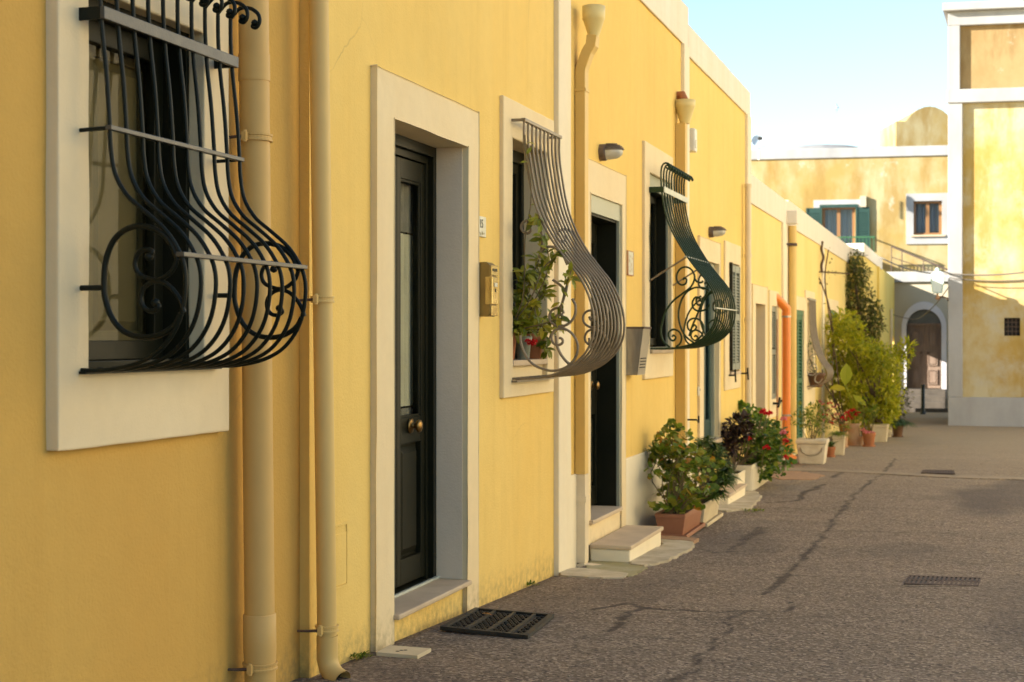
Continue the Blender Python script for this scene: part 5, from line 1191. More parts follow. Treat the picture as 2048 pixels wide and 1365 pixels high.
# ================================================================== PLANTS
rnd = random.Random(11)
def rv(): 
    while True:
        v = Vector((rnd.uniform(-1,1), rnd.uniform(-1,1), rnd.uniform(-1,1)))
        if .05 < v.length < 1: return v.normalized()
def leaf(mb, p, d, up, L, Wd, kind='ovate', droop=.25, fold=.2):
    d = d.normalized(); s = d.cross(up)
    s = s.normalized() if s.length > 1e-4 else d.orthogonal().normalized(); u = s.cross(d).normalized()
    if kind == 'ovate':
        st = ((0, .0), (.22, .62), (.5, 1), (.78, .66), (1, 0)); vs = []
        for t, w in st:
            c = p+d*(L*t)-u*(droop*L*t*t)
            if w == 0: vs.append(tuple(c))
            else: vs += [tuple(c+s*(Wd*.5*w)+u*(fold*Wd*w*.5)), tuple(c), tuple(c-s*(Wd*.5*w)+u*(fold*Wd*w*.5))]
        mb.add(vs, [(0,2,1), (0,3,2), (1,2,5,4), (2,3,6,5), (4,5,8,7), (5,6,9,8), (7,8,10), (8,9,10)])
    elif kind == 'round':
        n = 10; c = p+d*L*.45; vs = [tuple(c-u*L*.08)]
        for k in range(n):
            a = 2*pi*k/n; r = L*.5*(1+.08*(-1)**k)*(.55 if k == n//2 else 1)
            vs.append(tuple(c+d*cos(a)*r+s*sin(a)*r*Wd/L+u*(L*.05*sin(3*a))-u*droop*L*.3*(1+cos(a))))
        mb.add(vs, [(0, 1+k, 1+(k+1)%n) for k in range(n)])
    elif kind == 'strap':
        n = 5; vs = []
        for k in range(n+1):
            t = k/n; c = p+d*(L*t)-UP*(droop*L*t*t); w = Wd*.5*(1-.9*t**2); vs += [tuple(c+s*w+u*w*.4), tuple(c), tuple(c-s*w+u*w*.4)]
        mb.add(vs, [f for k in range(n) for f in ((3*k, 3*k+1, 3*k+4, 3*k+3), (3*k+1, 3*k+2, 3*k+5, 3*k+4))])
    else:
        vs = [tuple(p), tuple(p+d*L*.5+s*Wd*.5), tuple(p+d*L-u*droop*L), tuple(p+d*L*.5-s*Wd*.5)]; mb.add(vs, [(0,1,2,3)])
def clump(mb, c, r, n, L, kind='ovate', ratio=.5, droop=.3, upb=.3, shell=.55, wid=None):
    for _ in range(n):
        v = rv(); k = shell+(1-shell)*rnd.random(); p = Vector(c)+Vector((v.x*r[0], v.y*r[1], v.z*r[2]))*k
        d = (v+rv()*.8+UP*upb); l = L*rnd.uniform(.6, 1.25); leaf(mb, p, d, UP+rv()*.7, l, l*ratio, kind, droop*rnd.uniform(.2, 1.6))
def stemtube(mb, a, b, r0, r1, bow=.1, n=6):
    a, b = Vector(a), Vector(b); o = rv()*bow*(b-a).length
    mb.tube([a.lerp(b, i/n)+o*sin(pi*i/n) for i in range(n+1)], [r0+(r1-r0)*i/n for i in range(n+1)], 5)
def flower(mb, c, r, n=14, L=.018):
    for _ in range(n):
        v = rv(); v.z = abs(v.z)*.8+v.z*.2; p = Vector(c)+v*r*rnd.uniform(.5, 1)
        for k in range(3): leaf(mb, p, v+rv()*.9, rv(), L*rnd.uniform(.7, 1.2), L*.9, 'q', .1)
GER = leafmat('geranium_leaves', [(.06,.10,.010), (.14,.21,.018), (.23,.29,.022), (.10,.17,.014), (.34,.30,.035), (.18,.23,.018)])
GER2 = leafmat('geranium_leaves_deep', [(.035,.085,.012), (.09,.18,.018), (.18,.27,.025), (.07,.14,.014), (.30,.34,.035)])
AUT = leafmat('autumn_leaves', [(.42,.20,.02), (.5,.28,.03), (.38,.13,.02), (.4,.3,.04)])
AEO = leafmat('succulent_leaves', [(.03,.07,.015), (.07,.13,.02), (.12,.19,.03), (.05,.10,.018), (.19,.23,.04)], .35, .15)
PUR = leafmat('purple_brown_leaves', [(.022,.010,.008), (.04,.018,.012), (.055,.03,.015), (.03,.02,.01)], .5, .15)
LIME = leafmat('lime_leaves', [(.20,.24,.008), (.34,.36,.012), (.50,.46,.02), (.28,.32,.01), (.55,.48,.03), (.14,.20,.008)], .5, .5)
DEEP = leafmat('climber_leaves', [(.04,.065,.015), (.10,.12,.02), (.17,.18,.03), (.13,.085,.03), (.07,.10,.02), (.22,.22,.04)], .5, .35)
LEM = leafmat('glossy_yellow_green_leaves', [(.10,.13,.010), (.20,.23,.015), (.36,.35,.03), (.15,.18,.012), (.46,.38,.04), (.27,.29,.02)], .3, .35)
GRS = leafmat('dark_grass', [(.02,.05,.012), (.04,.09,.02), (.06,.12,.025)], .5, .2)

# ---- troughs
def trough(root, x0, x1, y0, y1, h, m, name='trough', zoff=.02, taper=.8, rib=0):
    cx_, cy_ = (x0+x1)/2, (y0+y1)/2; hx, hy = (x1-x0)/2, (y1-y0)/2; g = gz(cy_)+zoff
    mb = MB().frustum((cx_, cy_, g), (hx*taper, hy*(1-(1-taper)*hx/hy)), (hx*.97, hy*.985), h-.03)
    mb.box(cx_-hx, cx_+hx, cy_-hy, cy_-hy+.016, g+h-.032, g+h).box(cx_-hx, cx_+hx, cy_+hy-.016, cy_+hy, g+h-.032, g+h).box(cx_-hx, cx_-hx+.016, cy_-hy+.016, cy_+hy-.016, g+h-.032, g+h).box(cx_+hx-.016, cx_+hx, cy_-hy+.016, cy_+hy-.016, g+h-.032, g+h)
    t = obj(name, mb, m, root, bevel=.005); obj('soil', MB().box(cx_-hx+.017, cx_+hx-.017, cy_-hy+.017, cy_+hy-.017, g+h-.031, g+h-.015), M['soil'], t)
    if rib:
        mb = MB(); k = int((y1-y0)/rib)
        for i in range(k):
            y = y0+.03+(y1-y0-.06)*i/(k-1); b = hx*taper
            mb.add([(cx_+b-.004, y-.014, g), (cx_+b+.020, y-.010, g), (cx_+b+.020, y+.010, g), (cx_+b-.004, y+.014, g), (cx_+hx-.01, y-.016, g+h-.033), (cx_+hx+.010, y-.012, g+h-.033), (cx_+hx+.010, y+.012, g+h-.033), (cx_+hx-.01, y+.016, g+h-.033)],
                   [(0,3,2,1),(4,5,6,7),(0,1,5,4),(1,2,6,5),(2,3,7,6),(3,0,4,7)])
        obj('ribs', mb, m, t, bevel=.003)
    return t, g+h-.02
def saucer(root, x0, x1, y0, y1, m):
    cx_, cy_ = (x0+x1)/2, (y0+y1)/2; g = gz(cy_)+.006; obj('saucer', MB().box(x0, x1, y0, y1, g, g+.012).box(x0, x0+.01, y0, y1, g+.012, g+.028).box(x1-.01, x1, y0, y1, g+.012, g+.028).box(x0+.01, x1-.01, y0, y0+.01, g+.012, g+.028).box(x0+.01, x1-.01, y1-.01, y1, g+.012, g+.028), m, root, bevel=.003)
A = onG(1361, 1077); tx1 = A.x+.02; ty0 = A.y
t = thing('potted_plant', 'leggy geranium with yellowing leaves in a brown trough beside the near doorstep', 'potted plant', (tx1-.12, ty0+.4, gz(ty0)), group='pots and troughs along the wall')
saucer(t, tx1-.23, tx1+.03, ty0-.01, ty0+.80, M['plastic'])
_, zs_ = trough(t, tx1-.215, tx1+.015, ty0, ty0+.78, .165, M['plastic'], taper=.78)
def at_Y(px, py, Y): x, z = onY(px, py, Y); return Vector((x, Y, z))
stm, lv, au = MB(), MB(), MB()
# foliage outline from photo: heads at pixel spots, spread along the trough
heads = []
for px, py in ((1335,870),(1345,860),(1320,885),(1310,905),(1312,925),(1345,895),(1365,900),(1385,905),(1330,930),(1355,935),(1380,935),(1400,930),(1325,955),(1350,960),(1375,960),(1400,955),(1420,930),(1330,985),(1350,990),(1375,985),(1395,980),(1335,1010),(1360,1005),(1385,1000),(1345,1020),(1372,1012),(1405,985),(1365,880),(1322,905),(1340,915),(1330,898),(1352,912),(1372,925),(1340,945),(1362,945),(1390,915)):
    Y = ty0+rnd.uniform(.0, .72); h_ = at_Y(px, py, Y); heads.append(h_)
root_c = Vector((tx1-.1, ty0+.35, zs_))
for h_ in heads:
    b = Vector((tx1-.1+rnd.uniform(-.05, .05), min(max(h_.y+rnd.uniform(-.15, .15), ty0+.06), ty0+.7), zs_)); stemtube(stm, b, h_, .006, .003, .12)
    low = h_.z < zs_+.28
    for _ in range(26 if not low else 14):
        v = rv(); v.z = abs(v.z)*.6-.1; L = rnd.uniform(.035, .062)*(1.4 if low else 1); p = h_+v*rnd.uniform(.02, .10)+Vector((0, rnd.uniform(-.06, .06), 0))
        tgt = au if (rnd.random() < .07) else lv; leaf(tgt, p, v+rv()*.5, UP+rv()*.8+RT*.3-FW*.4, L, L, 'round', .2)
for px, py in ((1300,940),(1297,935),(1305,950)): leaf(lv, at_Y(px, py, ty0+.1), rv(), UP+RT, .05, .05, 'round')
stm.tube([at_Y(1345,1010,ty0+.15), at_Y(1322,990,ty0+.1), at_Y(1305,965,ty0+.1), at_Y(1302,945,ty0+.1), at_Y(1312,925,ty0+.1)], .004, 5)
obj('stems', stm, M['stem'], t); obj('foliage', lv, GER, t); obj('faded_leaves', au, AUT, t)
# second trough
ty1 = ty0+.84
t = thing('potted_plant', 'dark green shaggy succulent hanging over a beige trough behind the geranium', 'potted plant', (tx1-.1, ty1+.35, gz(ty1)), group='pots and troughs along the wall')
saucer(t, tx1-.22, tx1+.04, ty1, ty1+.80, M['beige'])
_, zs_ = trough(t, tx1-.21, tx1+.02, ty1+.01, ty1+.78, .17, M['beige'], taper=.8)
stm, lv = MB(), MB()
for i, (px, py) in enumerate(((1400,885),(1415,880),(1430,890),(1440,905),(1395,905),(1412,905),(1428,915),(1448,925),(1455,940),(1440,945),(1420,940),(1405,930),(1450,965),(1435,970),(1420,965),(1428,990),(1452,955),(1410,915),(1436,925),(1440,985),(1460,955),(1422,900))):
    Y = ty1+rnd.uniform(.05, .72); h_ = at_Y(px, py, Y); b = Vector((tx1-.1, min(max(Y, ty1+.05), ty1+.7), zs_)); stemtube(stm, b, h_, .009, .006, .1)
    ax = (h_-b).normalized()
    for k in range(80):
        a = k*2.4; v = (Vector((cos(a), sin(a), -.2+1.0*(k/80)))+ax*.25); leaf(lv, h_+ax*rnd.uniform(-.06, .01), v+rv()*.2, UP, rnd.uniform(.07, .125), .020, 'strap', .45)
obj('stems', stm, M['stem'], t); obj('foliage', lv, AEO, t)
# ribbed planter with red geraniums
A = onG(1500, 985); px1 = A.x; py0 = A.y
t = thing('potted_plant', 'red flowered geranium bush filling the big white ribbed planter', 'potted plant', (px1-.15, py0+.6, gz(py0)), group='pots and troughs along the wall')
_, zs_ = trough(t, .06, px1+.02, py0, py0+1.25, .27, M['white'], name='ribbed_planter', zoff=.01, taper=.86, rib=.10)
stm, lv, fl_, pk = MB(), MB(), MB(), MB()
poly = [(1478,815),(1490,820),(1502,828),(1515,835),(1525,845),(1540,850),(1552,862),(1562,875),(1568,890),(1570,905),(1566,920),(1560,935),(1548,940),(1530,935),(1515,925),(1505,950),(1500,965),(1495,940),(1490,925),(1480,915),(1470,920),(1465,905),(1485,890),(1500,885),(1515,890),(1530,895),(1545,905),(1520,870),(1500,860),(1535,870),(1550,885),(1540,920),(1520,910),(1510,850),(1495,845),(1545,870),(1555,910),(1530,915),(1505,905),(1490,900),(1480,835),(1512,875),(1528,882),(1538,900),(1508,930),(1525,950),(1552,948),(1535,860),(1548,893),(1500,930),(1517,960),(1512,898),(1524,905),(1536,930)]
for px, py in poly:
    Y = py0+rnd.uniform(.0, 1.1); h_ = at_Y(px+rnd.uniform(-4,4), py+rnd.uniform(-4,4), Y); b = Vector((px1-.14, min(max(Y, py0+.08), py0+1.15), zs_)); stemtube(stm, b, h_, .006, .003, .12)
    for _ in range(30):
        v = rv(); v.z = abs(v.z)*.7-.15; L = rnd.uniform(.035, .065); leaf(lv, h_+v*rnd.uniform(.02, .12), v+rv()*.5, UP+rv()*.8+RT*.2-FW*.4, L, L, 'round', .2)
for px, py, r_, mb in ((1528,826,.035,fl_),(1538,828,.03,fl_),(1533,830,.025,fl_),(1496,879,.028,fl_),(1533,898,.034,fl_),(1569,868,.028,fl_),(1571,884,.03,fl_),(1568,840,.03,pk),(1568,867,.03,pk),(1525,824,.02,fl_),(1572,916,.02,fl_)):
    Y = py0+rnd.uniform(-.1, .1); h_ = at_Y(px, py, Y); bm_ = MB(); flower(bm_, h_, r_, 20, .022); obj('bloom', bm_, M['redflower'] if mb is fl_ else M['pinkflower'], t); stemtube(stm, h_-UP*.005, h_+Vector((-.05, .05, -.18)), .003, .004)
obj('stems', stm, M['stem'], t); obj('foliage', lv, GER2, t); 
# purple bush
t = thing('potted_plant', 'dark purple-brown leafy bush left of the red geraniums, in a plain white box', 'potted plant', (.15, py0-.35, gz(py0)), group='pots and troughs along the wall')
_, zs_ = trough(t, .04, .22, py0-.52, py0-.02, .22, M['white'], zoff=.005, taper=.9)
stm, lv = MB(), MB(); c_ = []
for px, py in ((1470,852),(1480,845),(1462,865),(1455,878),(1452,888),(1475,872),(1488,862),(1462,895)):
    Y = py0-.3+rnd.uniform(-.1, .2); h_ = at_Y(px, py, Y); stemtube(stm, (.13, py0-.27, zs_), h_, .006, .004); clump(lv, h_, (.085, .10, .08), 80, .06, 'ovate', .55)
obj('stems', stm, M['bark'], t); obj('foliage', lv, PUR, t)
# ---- round and square pots further along
def gp_(px, py): p = onG(px, py); return p, depth(p)/3000
def pot(label, px, py, wpx, hpx, m, kind='round', plant=None, nm='pot'):
    p, k = gp_(px, py); r = wpx*k/2; h = hpx*k; p = p+Vector((0, r, 0)); g = gz(p.y)
    t = thing('potted_plant', label, 'potted plant', tuple(p), group='pots and troughs along the wall')
    if kind == 'round':
        mb = MB().lathe([(r*.66, .0), (r*.70, .01), (r*.9, h*.72), (r*.93, h*.74), (r*1.0, h*.76), (r*1.0, h*.98), (r*.97, h), (r*.88, h), (r*.86, h-.04), (.01, h-.045)], (p.x, p.y, g+.012), 28); o = obj(nm, mb, m, t, smooth=True)
        obj('saucer', MB().lathe([(r*.8, 0), (r*.92, .004), (r*.95, .03), (r*.9, .03), (r*.88, .012), (.01, .011)], (p.x, p.y, g+.001), 24), m, t, smooth=True)
    elif kind == 'urn':
        mb = MB().lathe([(r*.60, 0), (r*.66, .02), (r*.60, .05), (r*.85, h*.25), (r*.98, h*.5), (r*.95, h*.8), (r*1.0, h*.84), (r*1.02, h*.97), (r*.95, h), (r*.86, h-.01), (r*.85, h-.04), (.01, h-.045)], (p.x, p.y, g+.003), 28); o = obj(nm, mb, m, t, smooth=True)
    else:
        mb = MB().frustum((p.x, p.y, g+.003), (r*.78, r*.78), (r*.94, r*.94), h*.82); mb.frustum((p.x, p.y, g+.003+h*.82), (r, r), (r, r), h*.18); o = obj(nm, mb, m, t, bevel=.012)
        for i in (-1, 0, 1): pass
    obj('soil', MB().lathe([(r*.84, h-.03), (.01, h-.025)], (p.x, p.y, g+.005), 18), M['soil'], o)
    return t, Vector((p.x, p.y, g+h)), r
def fill(t, top, r, hgt, n, L, m, kind='ovate', ratio=.5, spread=1.3, stems=8, droop=.3, name='foliage'):
    lv, stm = MB(), MB()
    for _ in range(stems):
        v = rv(); e = top+Vector((v.x*r*spread, v.y*r*spread, hgt*rnd.uniform(.4, 1))); stemtube(stm, top+Vector((v.x*r*.3, v.y*r*.3, -.03)), e, .006, .003, .1); clump(lv, e, (r*.45, r*.45, hgt*.25), n//stems, L, kind, ratio, droop)
    obj('stems', stm, M['stem'], t); obj(name, lv, m, t)
t, top, r = pot('grey-green succulent in a big carved cream stone pot beside the green louvred door', 1622, 930, 62, 50, M['stone'], 'carved', nm='carved_pot')
bx_ = top; mb = MB()
for s in (-1, 1):
    for k in range(12): a = pi*k/11; 
    mb.tube([(top.x+s*.0+r*.7*cos(pi*k/11), top.y-r*.93+.02*sin(pi*k/11), top.z-.10-.10*sin(pi*k/11)) for k in range(12)], .012, 6)
obj('carved_garland', mb, M['stone'], t, smooth=True)
fill(t, top, r, .38, 420, .06, GER, 'ovate', .35, 1.1, 12)
t, top, r = pot('spiky aloe in a tiny terracotta pot right of the carved cream pot', 1660, 916, 20, 20, M['terra'])
lv = MB()
for k in range(34): a = k*2.4; leaf(lv, top-UP*.02, Vector((cos(a), sin(a), 1.2+rnd.random())), UP, rnd.uniform(.18, .34), .028, 'strap', .55)
obj('foliage', lv, AEO, t)
t, top, r = pot('trailing green plant in a slim cream square pot behind the tiny aloe pot', 1677, 912, 25, 40, M['beige'], 'square')
lv = MB()
for k in range(60): a = k*2.4; leaf(lv, top-UP*.02, Vector((cos(a), sin(a), .9+rnd.random())), UP, rnd.uniform(.2, .40), .022, 'strap', .8)
obj('foliage', lv, GER, t)
t, top, r = pot('small empty-looking terracotta pot at the foot of the largest terracotta pot', 1689, 896, 14, 30, M['terra2']); fill(t, top, r, .12, 60, .04, GER, stems=4)
t, top, r = pot('red flowered plant in a terracotta pot, left of the largest one and behind', 1688, 886, 22, 36, M['terra'])
lv, stm, fl_ = MB(), MB(), MB()
for px, py in ((1645,812),(1650,830),(1660,808),(1657,822),(1662,835),(1668,815),(1655,845),(1676,812),(1668,840),(1674,830),(1682,846),(1690,842),(1640,805),(1663,848),(1648,842),(1684,838)):
    h_ = at_Y(px, py, top.y+rnd.uniform(-.2, .2)); stemtube(stm, top, h_, .008, .004, .15); bm_ = MB(); flower(bm_, h_, .032, 9, .03); obj('bloom', bm_, M['redflower'] if rnd.random() < .5 else M['pinkflower'], t); clump(lv, h_-UP*.06, (.09, .1, .08), 12, .05, 'ovate', .4)
obj('stems', stm, M['bark'], t); obj('foliage', lv, GER, t)
# tall bare stems of a rambler rise from this pot
stm, lv = MB(), MB()
for path in (((1685,850),(1668,800),(1664,740),(1668,690),(1660,640),(1650,560),(1657,500)), ((1688,850),(1676,810),(1650,770),(1645,740)), ((1668,690),(1660,620),(1640,560),(1630,545),(1700,548)), ((1690,850),(1680,790),(1672,720),(1664,690))):
    P = [at_Y(px, py, top.y+.1) for px, py in path]; stm.tube([tuple(v) for v in crom(P, 5)], .012, 5)
    for p in crom(P, 4):
        if rnd.random() < .5: clump(lv, p, (.09, .09, .08), 3, .05, 'ovate', .5)
obj('tall_stems', stm, M['bark'], t); obj('sparse_leaves', lv, DEEP, t)
t, top, r = pot('elephant ear with big pale lime leaves in the largest wide-rimmed terracotta pot', 1706, 893, 32, 44, M['terra2'])
lv, stm, fl_ = MB(), MB(), MB()
for (bx0, by0_), (ex0, ey0), L, Wd, d in (((1703,850),(1690,772),.36,.21,Vector((.1,0,1))), ((1708,850),(1693,778),.26,.2,Vector((-.9,-.2,.1))), ((1712,850),(1705,790),.28,.14,Vector((.9,-.3,-.6)))):
    Y = top.y; a, b = at_Y(bx0, by0_, Y), at_Y(ex0, ey0, Y); stm.tube([tuple(v) for v in crom([a, a.lerp(b, .5)+RT*.05, b], 5)], .014, 6); leaf(lv, b, d, -FW if d.z > .5 else UP-FW*.6, L, Wd, 'ovate', .1, .12)
obj('stems', stm, LIME, t); obj('leaf_blades', lv, LIME, t)
for px, py in ((1700,825),(1708,822),(1712,832),(1698,835),(1716,828),(1705,840),(1694,828)): bm_ = MB(); flower(bm_, at_Y(px, py, top.y-.1), .035, 9, .03); obj('bloom', bm_, M['redflower'], t)
lv = MB(); clump(lv, top+UP*.12, (r*.9, r*.9, .14), 130, .05); obj('foliage', lv, GER, t)
t, top, r = pot('tiny terracotta pot tucked behind the largest terracotta pot', 1720, 893, 13, 18, M['terra2']); fill(t, top, r, .15, 50, .05, GER, stems=4)
t, top, r = pot('flared terracotta pot with pink flowers between the largest pot and the cream planter', 1737, 895, 27, 28, M['terra'])
fill(t, top, r, .45, 160, .07, GER, stems=7, spread=.9); fl_ = MB()
for px, py in ((1727,862),(1732,866),(1743,866)): bm_ = MB(); flower(bm_, at_Y(px, py, top.y-.1), .03, 8, .03); obj('bloom', bm_, M['pinkflower'], t)
t, top, r = pot('big lime green shrub in a wide cream planter, filling the end of the row', 1758, 886, 36, 36, M['beige'], 'square', nm='cream_planter')
# the big shrub: outline sampled from the photograph, given real depth
lv, stm = MB(), MB(); By = top.y+.6
masks = [(1670,665),(1680,655),(1695,660),(1690,680),(1675,700),(1690,705),(1705,690),(1700,715),(1715,700),(1725,712),(1740,715),(1755,708),(1770,705),(1765,725),(1750,735),(1735,740),(1720,735),(1700,740),(1680,735),(1675,760),(1690,765),(1705,760),(1720,765),(1740,765),(1760,760),(1778,745),(1790,735),(1795,722),(1775,775),(1790,765),(1785,790),(1765,790),(1745,795),(1725,795),(1705,795),(1690,800),(1680,785),(1700,820),(1720,820),(1740,825),(1760,825),(1778,820),(1788,812),(1770,840),(1750,845),(1735,845),(1665,680),(1683,640),(1672,645),(1700,640),(1712,660),(1722,690),(1745,700),(1715,780),(1755,775),(1730,810),(1750,815),(1780,800),(1668,725),(1672,780)]
rootp = top+Vector((0, .15, 0))
for i, (px, py) in enumerate(masks):
    Y = By+rnd.uniform(-.9, .9); h_ = at_Y(px, py, Y)
    if i % 2 == 0: stemtube(stm, rootp, h_, .018, .005, .12)
    clump(lv, h_, (.18, .34, .17), 170, .078, 'ovate', .42, .4, .1, .25)
for px, py in ((1800,705),(1808,695),(1815,700),(1805,690),(1812,712),(1795,712),(1820,692)):
    h_ = at_Y(px, py, By-.2); clump(lv, h_, (.10, .12, .09), 26, .10, 'ovate', .35, .3)
stemtube(stm, at_Y(1780, 740, By-.1), at_Y(1812, 700, By-.2), .012, .005); stemtube(stm, at_Y(1725, 840, By-.4), at_Y(1765, 765, By-.4), .025, .012)
obj('branches', stm, M['bark'], t); obj('foliage', lv, LIME, t)
t, top, r = pot('round cream pot partly hidden right of the cream planter', 1776, 876, 16, 26, M['stone'], 'urn'); fill(t, top, r, .22, 90, .07, LIME, stems=5)
t, top, r = pot('dark pot of drooping green grass, last in the line by the alley', 1795, 876, 24, 26, M['brown'])
lv = MB()
for k in range(420): a = rnd.uniform(0, 2*pi); q_ = rnd.random(); leaf(lv, top+Vector((cos(a)*r*q_, sin(a)*r*q_, -.02)), Vector((cos(a)*(.4+q_), sin(a)*(.4+q_), 1.1)), UP, rnd.uniform(.25, .42), .014, 'strap', .75)
obj('foliage', lv, GRS, t)
# dusky bush beyond
bp_ = onG(1800, 842); t = thing('shrub', 'dusky olive bush behind the lime shrub at the alley mouth', 'shrub', tuple(bp_))
lv, stm = MB(), MB()
for px, py in ((1795,770),(1800,790),(1805,805),(1790,800),(1785,820),(1800,820),(1810,790),(1795,830),(1808,815)):
    h_ = at_Y(px, py, bp_.y+rnd.uniform(-.2, .2)); stemtube(stm, bp_, h_, .012, .005); clump(lv, h_, (.17, .2, .16), 60, .07, 'ovate', .4)
obj('branches', stm, M['bark'], t); obj('foliage', lv, DEEP, t)
# climber on the wall beyond the row
cb = Vector((.12, 31.25, gz(31.2))); t = thing('climbing_vine', 'tall climbing vine growing up the end of the low row, dark olive leaves', 'climber', tuple(cb))
stm, lv = MB(), MB()
tr_ = [at_Y(px, py, 31.0) for px, py in ((1745,800),(1740,720),(1733,690),(1727,650),(1718,620),(1712,580),(1706,540))]
stm.tube([(tr_[0].x, 31.0, gz(31))]+[tuple(v) for v in crom(tr_, 5)], [.05]+[.05-.0011*i for i in range(31)], 7)
for px, py in ((1706,522),(1700,535),(1712,540),(1720,535),(1728,548),(1702,555),(1695,565),(1712,565),(1722,575),(1700,580),(1735,590),(1745,610),(1750,630),(1742,640),(1755,655),(1745,665),(1755,645),(1730,610),(1720,600),(1706,600),(1695,600),(1690,615),(1700,625),(1690,635),(1715,630),(1725,645),(1738,655),(1735,675),(1748,680),(1712,650),(1700,650),(1752,620),(1685,610),(1725,560),(1715,515),(1742,690),(1755,700),(1728,625)):
    h_ = at_Y(px, py, 31.0+rnd.uniform(-.3, .35)); clump(lv, h_, (.17, .25, .15), 80, .085, 'ovate', .45, .4, 0, .2); 
    if rnd.random() < .6: stemtube(stm, min(tr_, key=lambda q_: (q_-h_).length), h_, .012, .005, .15)
obj('branches', stm, M['bark'], t); obj('foliage', lv, DEEP, t)
# dry tendril on the low house
tp = [(1645,483),(1643,500),(1647,515),(1643,530),(1644,545)]
o = obj('dry_creeper', MB().tube([tuple(v) for v in crom([at_Y(px, py, onX(1645, 500, .04)[0]) for px, py in tp], 4)], .022, 6), M['bark'], None, smooth=True); tag(o, 'dry brown creeper stem hanging under the parapet of the long low house', 'creeper')

# ---- pots in the window behind the taupe grille
zsill = onX(1026, 721, .03)[1]
def wpot(label, Yc, r, h, X=-.045, m=M['terra']):
    t = thing('potted_plant', label, 'potted plant', (X, Yc, zsill), group='potted plants on the window sill')
    mb = MB().lathe([(r*.68, 0), (r*.72, .005), (r*.88, h*.72), (r, h*.74), (r*1.02, h*.98), (r*.95, h), (r*.86, h-.01), (.01, h-.02)], (X, Yc, zsill+.001), 28); obj('pot', mb, m, t, smooth=True); return t, Vector((X, Yc, zsill+h))
yL, yR = iw[0], iw[1]
t1, top1 = wpot('yellow-green climbing plant in the left terracotta pot, its shoots up the taupe grille', yL+.085, .068, .15)
lv, stm = MB(), MB()
def shoot(path, Yf, n, L, base):
    P = [base]+[at_Y(px, py, Yf(i)) for i, (px, py) in enumerate(path)]; C_ = [Vector(v) for v in crom(P, 6)]
    stm.tube([tuple(v) for v in C_], [.0038]*len(C_), 5)
    for _ in range(int(n*1.7)):
        i = rnd.randint(2, len(C_)-1); p = C_[i]+rv()*.012; d = (C_[i]-C_[i-1]).normalized(); l = L*1.3*rnd.uniform(.6, 1.2); leaf(lv, p, d*.5+rv(), UP+rv()*.5+RT*.5-FW*1.0, l, l*.46, 'ovate', .3)
Yc_ = lambda i: Y2-.02
shoot([(1040,660),(1045,620),(1058,580),(1068,545),(1078,520)], lambda i: yL+.06-.01*i, 46, .062, top1)
shoot([(1050,650),(1065,610),(1085,570),(1098,530),(1092,490),(1080,455),(1078,435)], lambda i: yL+.08-.02*i, 34, .055, top1)
shoot([(1035,640),(1030,610),(1038,580),(1050,550)], lambda i: yL+.04, 34, .058, top1)
shoot([(1055,655),(1060,630),(1078,600),(1090,580),(1095,560)], lambda i: yL+.10, 26, .058, top1)
shoot([(1045,655),(1052,625),(1062,600),(1075,640),(1085,655)], lambda i: yL+.06, 22, .05, top1)
shoot([(1060,600),(1085,540),(1105,520),(1115,510)], lambda i: yL-.02, 18, .055, top1)
shoot([(1045,600),(1050,480),(1060,420),(1062,370),(1052,310),(1050,270)], lambda i: Y2-.01, 9, .045, top1)
shoot([(1110,640),(1122,610),(1130,580),(1138,555),(1143,540)], lambda i: Y2-.01, 14, .05, top1)
obj('stems', stm, M['stem'], t1); obj('foliage', lv, LEM, t1)
t2, top2 = wpot('middle glazed pot holding small red flowers behind the taupe grille', (yL+yR)/2-.04, .05, .13, -.01, M['shgrey'])
fl_, lv, stm = MB(), MB(), MB()
for px, py in ((1055,684),(1064,688),(1070,684),(1060,690)): flower(fl_, at_Y(px, py, yL+.14), .012, 12, .014)
clump(lv, top2+UP*.04, (.06, .07, .05), 46, .045, 'ovate', .45); obj('red_blooms', fl_, M['redflower'], t2); obj('foliage', lv, LEM, t2)
t3, top3 = wpot('right terracotta pot with trailing yellowish leaves behind the taupe grille', yR-.09, .068, .145, -.04)
lv, stm = MB(), MB()
shoot([(1100,660),(1095,690),(1092,700)], lambda i: yR-.12, 14, .05, top3); shoot([(1105,640),(1112,650),(1100,630)], lambda i: yR-.1, 18, .05, top3); clump(lv, top3+UP*.06, (.09, .1, .06), 50, .05, 'ovate', .45)
obj('stems', stm, M['stem'], t3); obj('foliage', lv, LEM, t3)
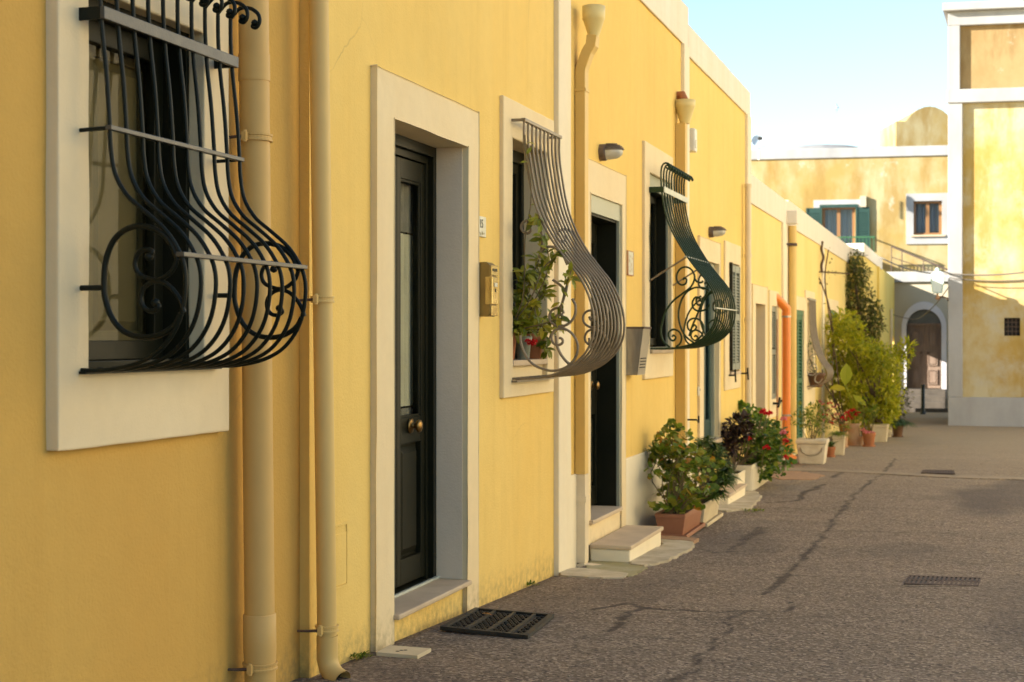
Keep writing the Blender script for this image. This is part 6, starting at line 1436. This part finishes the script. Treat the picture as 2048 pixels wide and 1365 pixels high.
# pot in the far pale grille
p6 = onY(1621, 775, Yg+.35); t = thing('potted_plant', 'brown pot with wiry stems inside the small pale grille', 'potted plant', (.1, Yg+.4, p6[1]))
obj('pot', MB().lathe([(.09, 0), (.13, .17), (.15, .18), (.15, .22), (.12, .22), (.01, .2)], (.12, Yg+.4, onX(1622, 778, .12)[1]), 20), M['brown'], t, smooth=True)
lv, stm = MB(), MB(); b_ = Vector((.12, Yg+.4, onX(1622, 778, .12)[1]+.2))
for px, py in ((1617,735),(1622,720),(1618,700),(1625,690),(1620,680),(1624,740)): h_ = at_Y(px, py, Yg+.4); stemtube(stm, b_, h_, .007, .004, .2); clump(lv, h_, (.05, .07, .06), 12, .05)
obj('stems', stm, M['stem'], t); obj('foliage', lv, AEO, t)
# weeds and fallen leaves
random.seed(5)
def weeds(label, px, py, n, rx):
    c = onG(px, py); mb = MB()
    for _ in range(n):
        a = rnd.uniform(0, 2*pi); q_ = rnd.random()*rx; p = Vector((c.x+cos(a)*q_, c.y+sin(a)*q_*1.5, 0)); p.z = gz(p.y)+.002; leaf(mb, p, rv()*.6+UP*.6, UP, rnd.uniform(.015, .035), .01, 'ovate', .4)
    tag(obj('weeds', mb, GER, None), label, 'weeds')
weeds('tuft of green weeds at the foot of the wall by the access cover', 722, 1316, 60, .05)
weeds('small green weeds along the wall base right of the doormat', 1061, 1170, 50, .05)
weeds('patch of green weeds in the asphalt before the far doorstep', 1508, 1023, 90, .10)
mb = MB(); c = onG(720+1250/5.12, 1120+615/5.12); leaf(mb, Vector((c.x, c.y, gz(c.y)+.03)), Vector((1, .3, .1)), UP, .05, .03, 'ovate', .3)
tag(obj('fallen_leaf', mb, AUT, None), 'single yellow fallen leaf lying on the black rubber doormat', 'leaf')
# sky is open; far ground reaches the horizon as part of the street sheet

# grit, pebbles and leaf bits swept along the edge of the street
mb = MB()
for _ in range(900):
    y = rnd.uniform(4.2, 24); x = .08+abs(rnd.gauss(0, .35)) if rnd.random() < .6 else rnd.uniform(.1, 3.6)
    if x > 3.8: continue
    r_ = rnd.uniform(.002, .007); z = gz(y)+noise.noise((x*2.2, y*1.6, 0))*.006+noise.noise((x*.5, y*.3, 3))*.018*(1 if x > .3 else .3)
    mb.lathe([(r_*.5, -r_*.2), (r_, r_*.3), (r_*.5, r_*.8)], (x, y, z), 5, sq=(rnd.uniform(.6, 1.3), rnd.uniform(.6, 1.3)))
o = obj('grit', mb, mat('pale_grit', (.42,.35,.25), .9, 0, (.16,.12,.09), 40), None); o['kind'] = 'stuff'
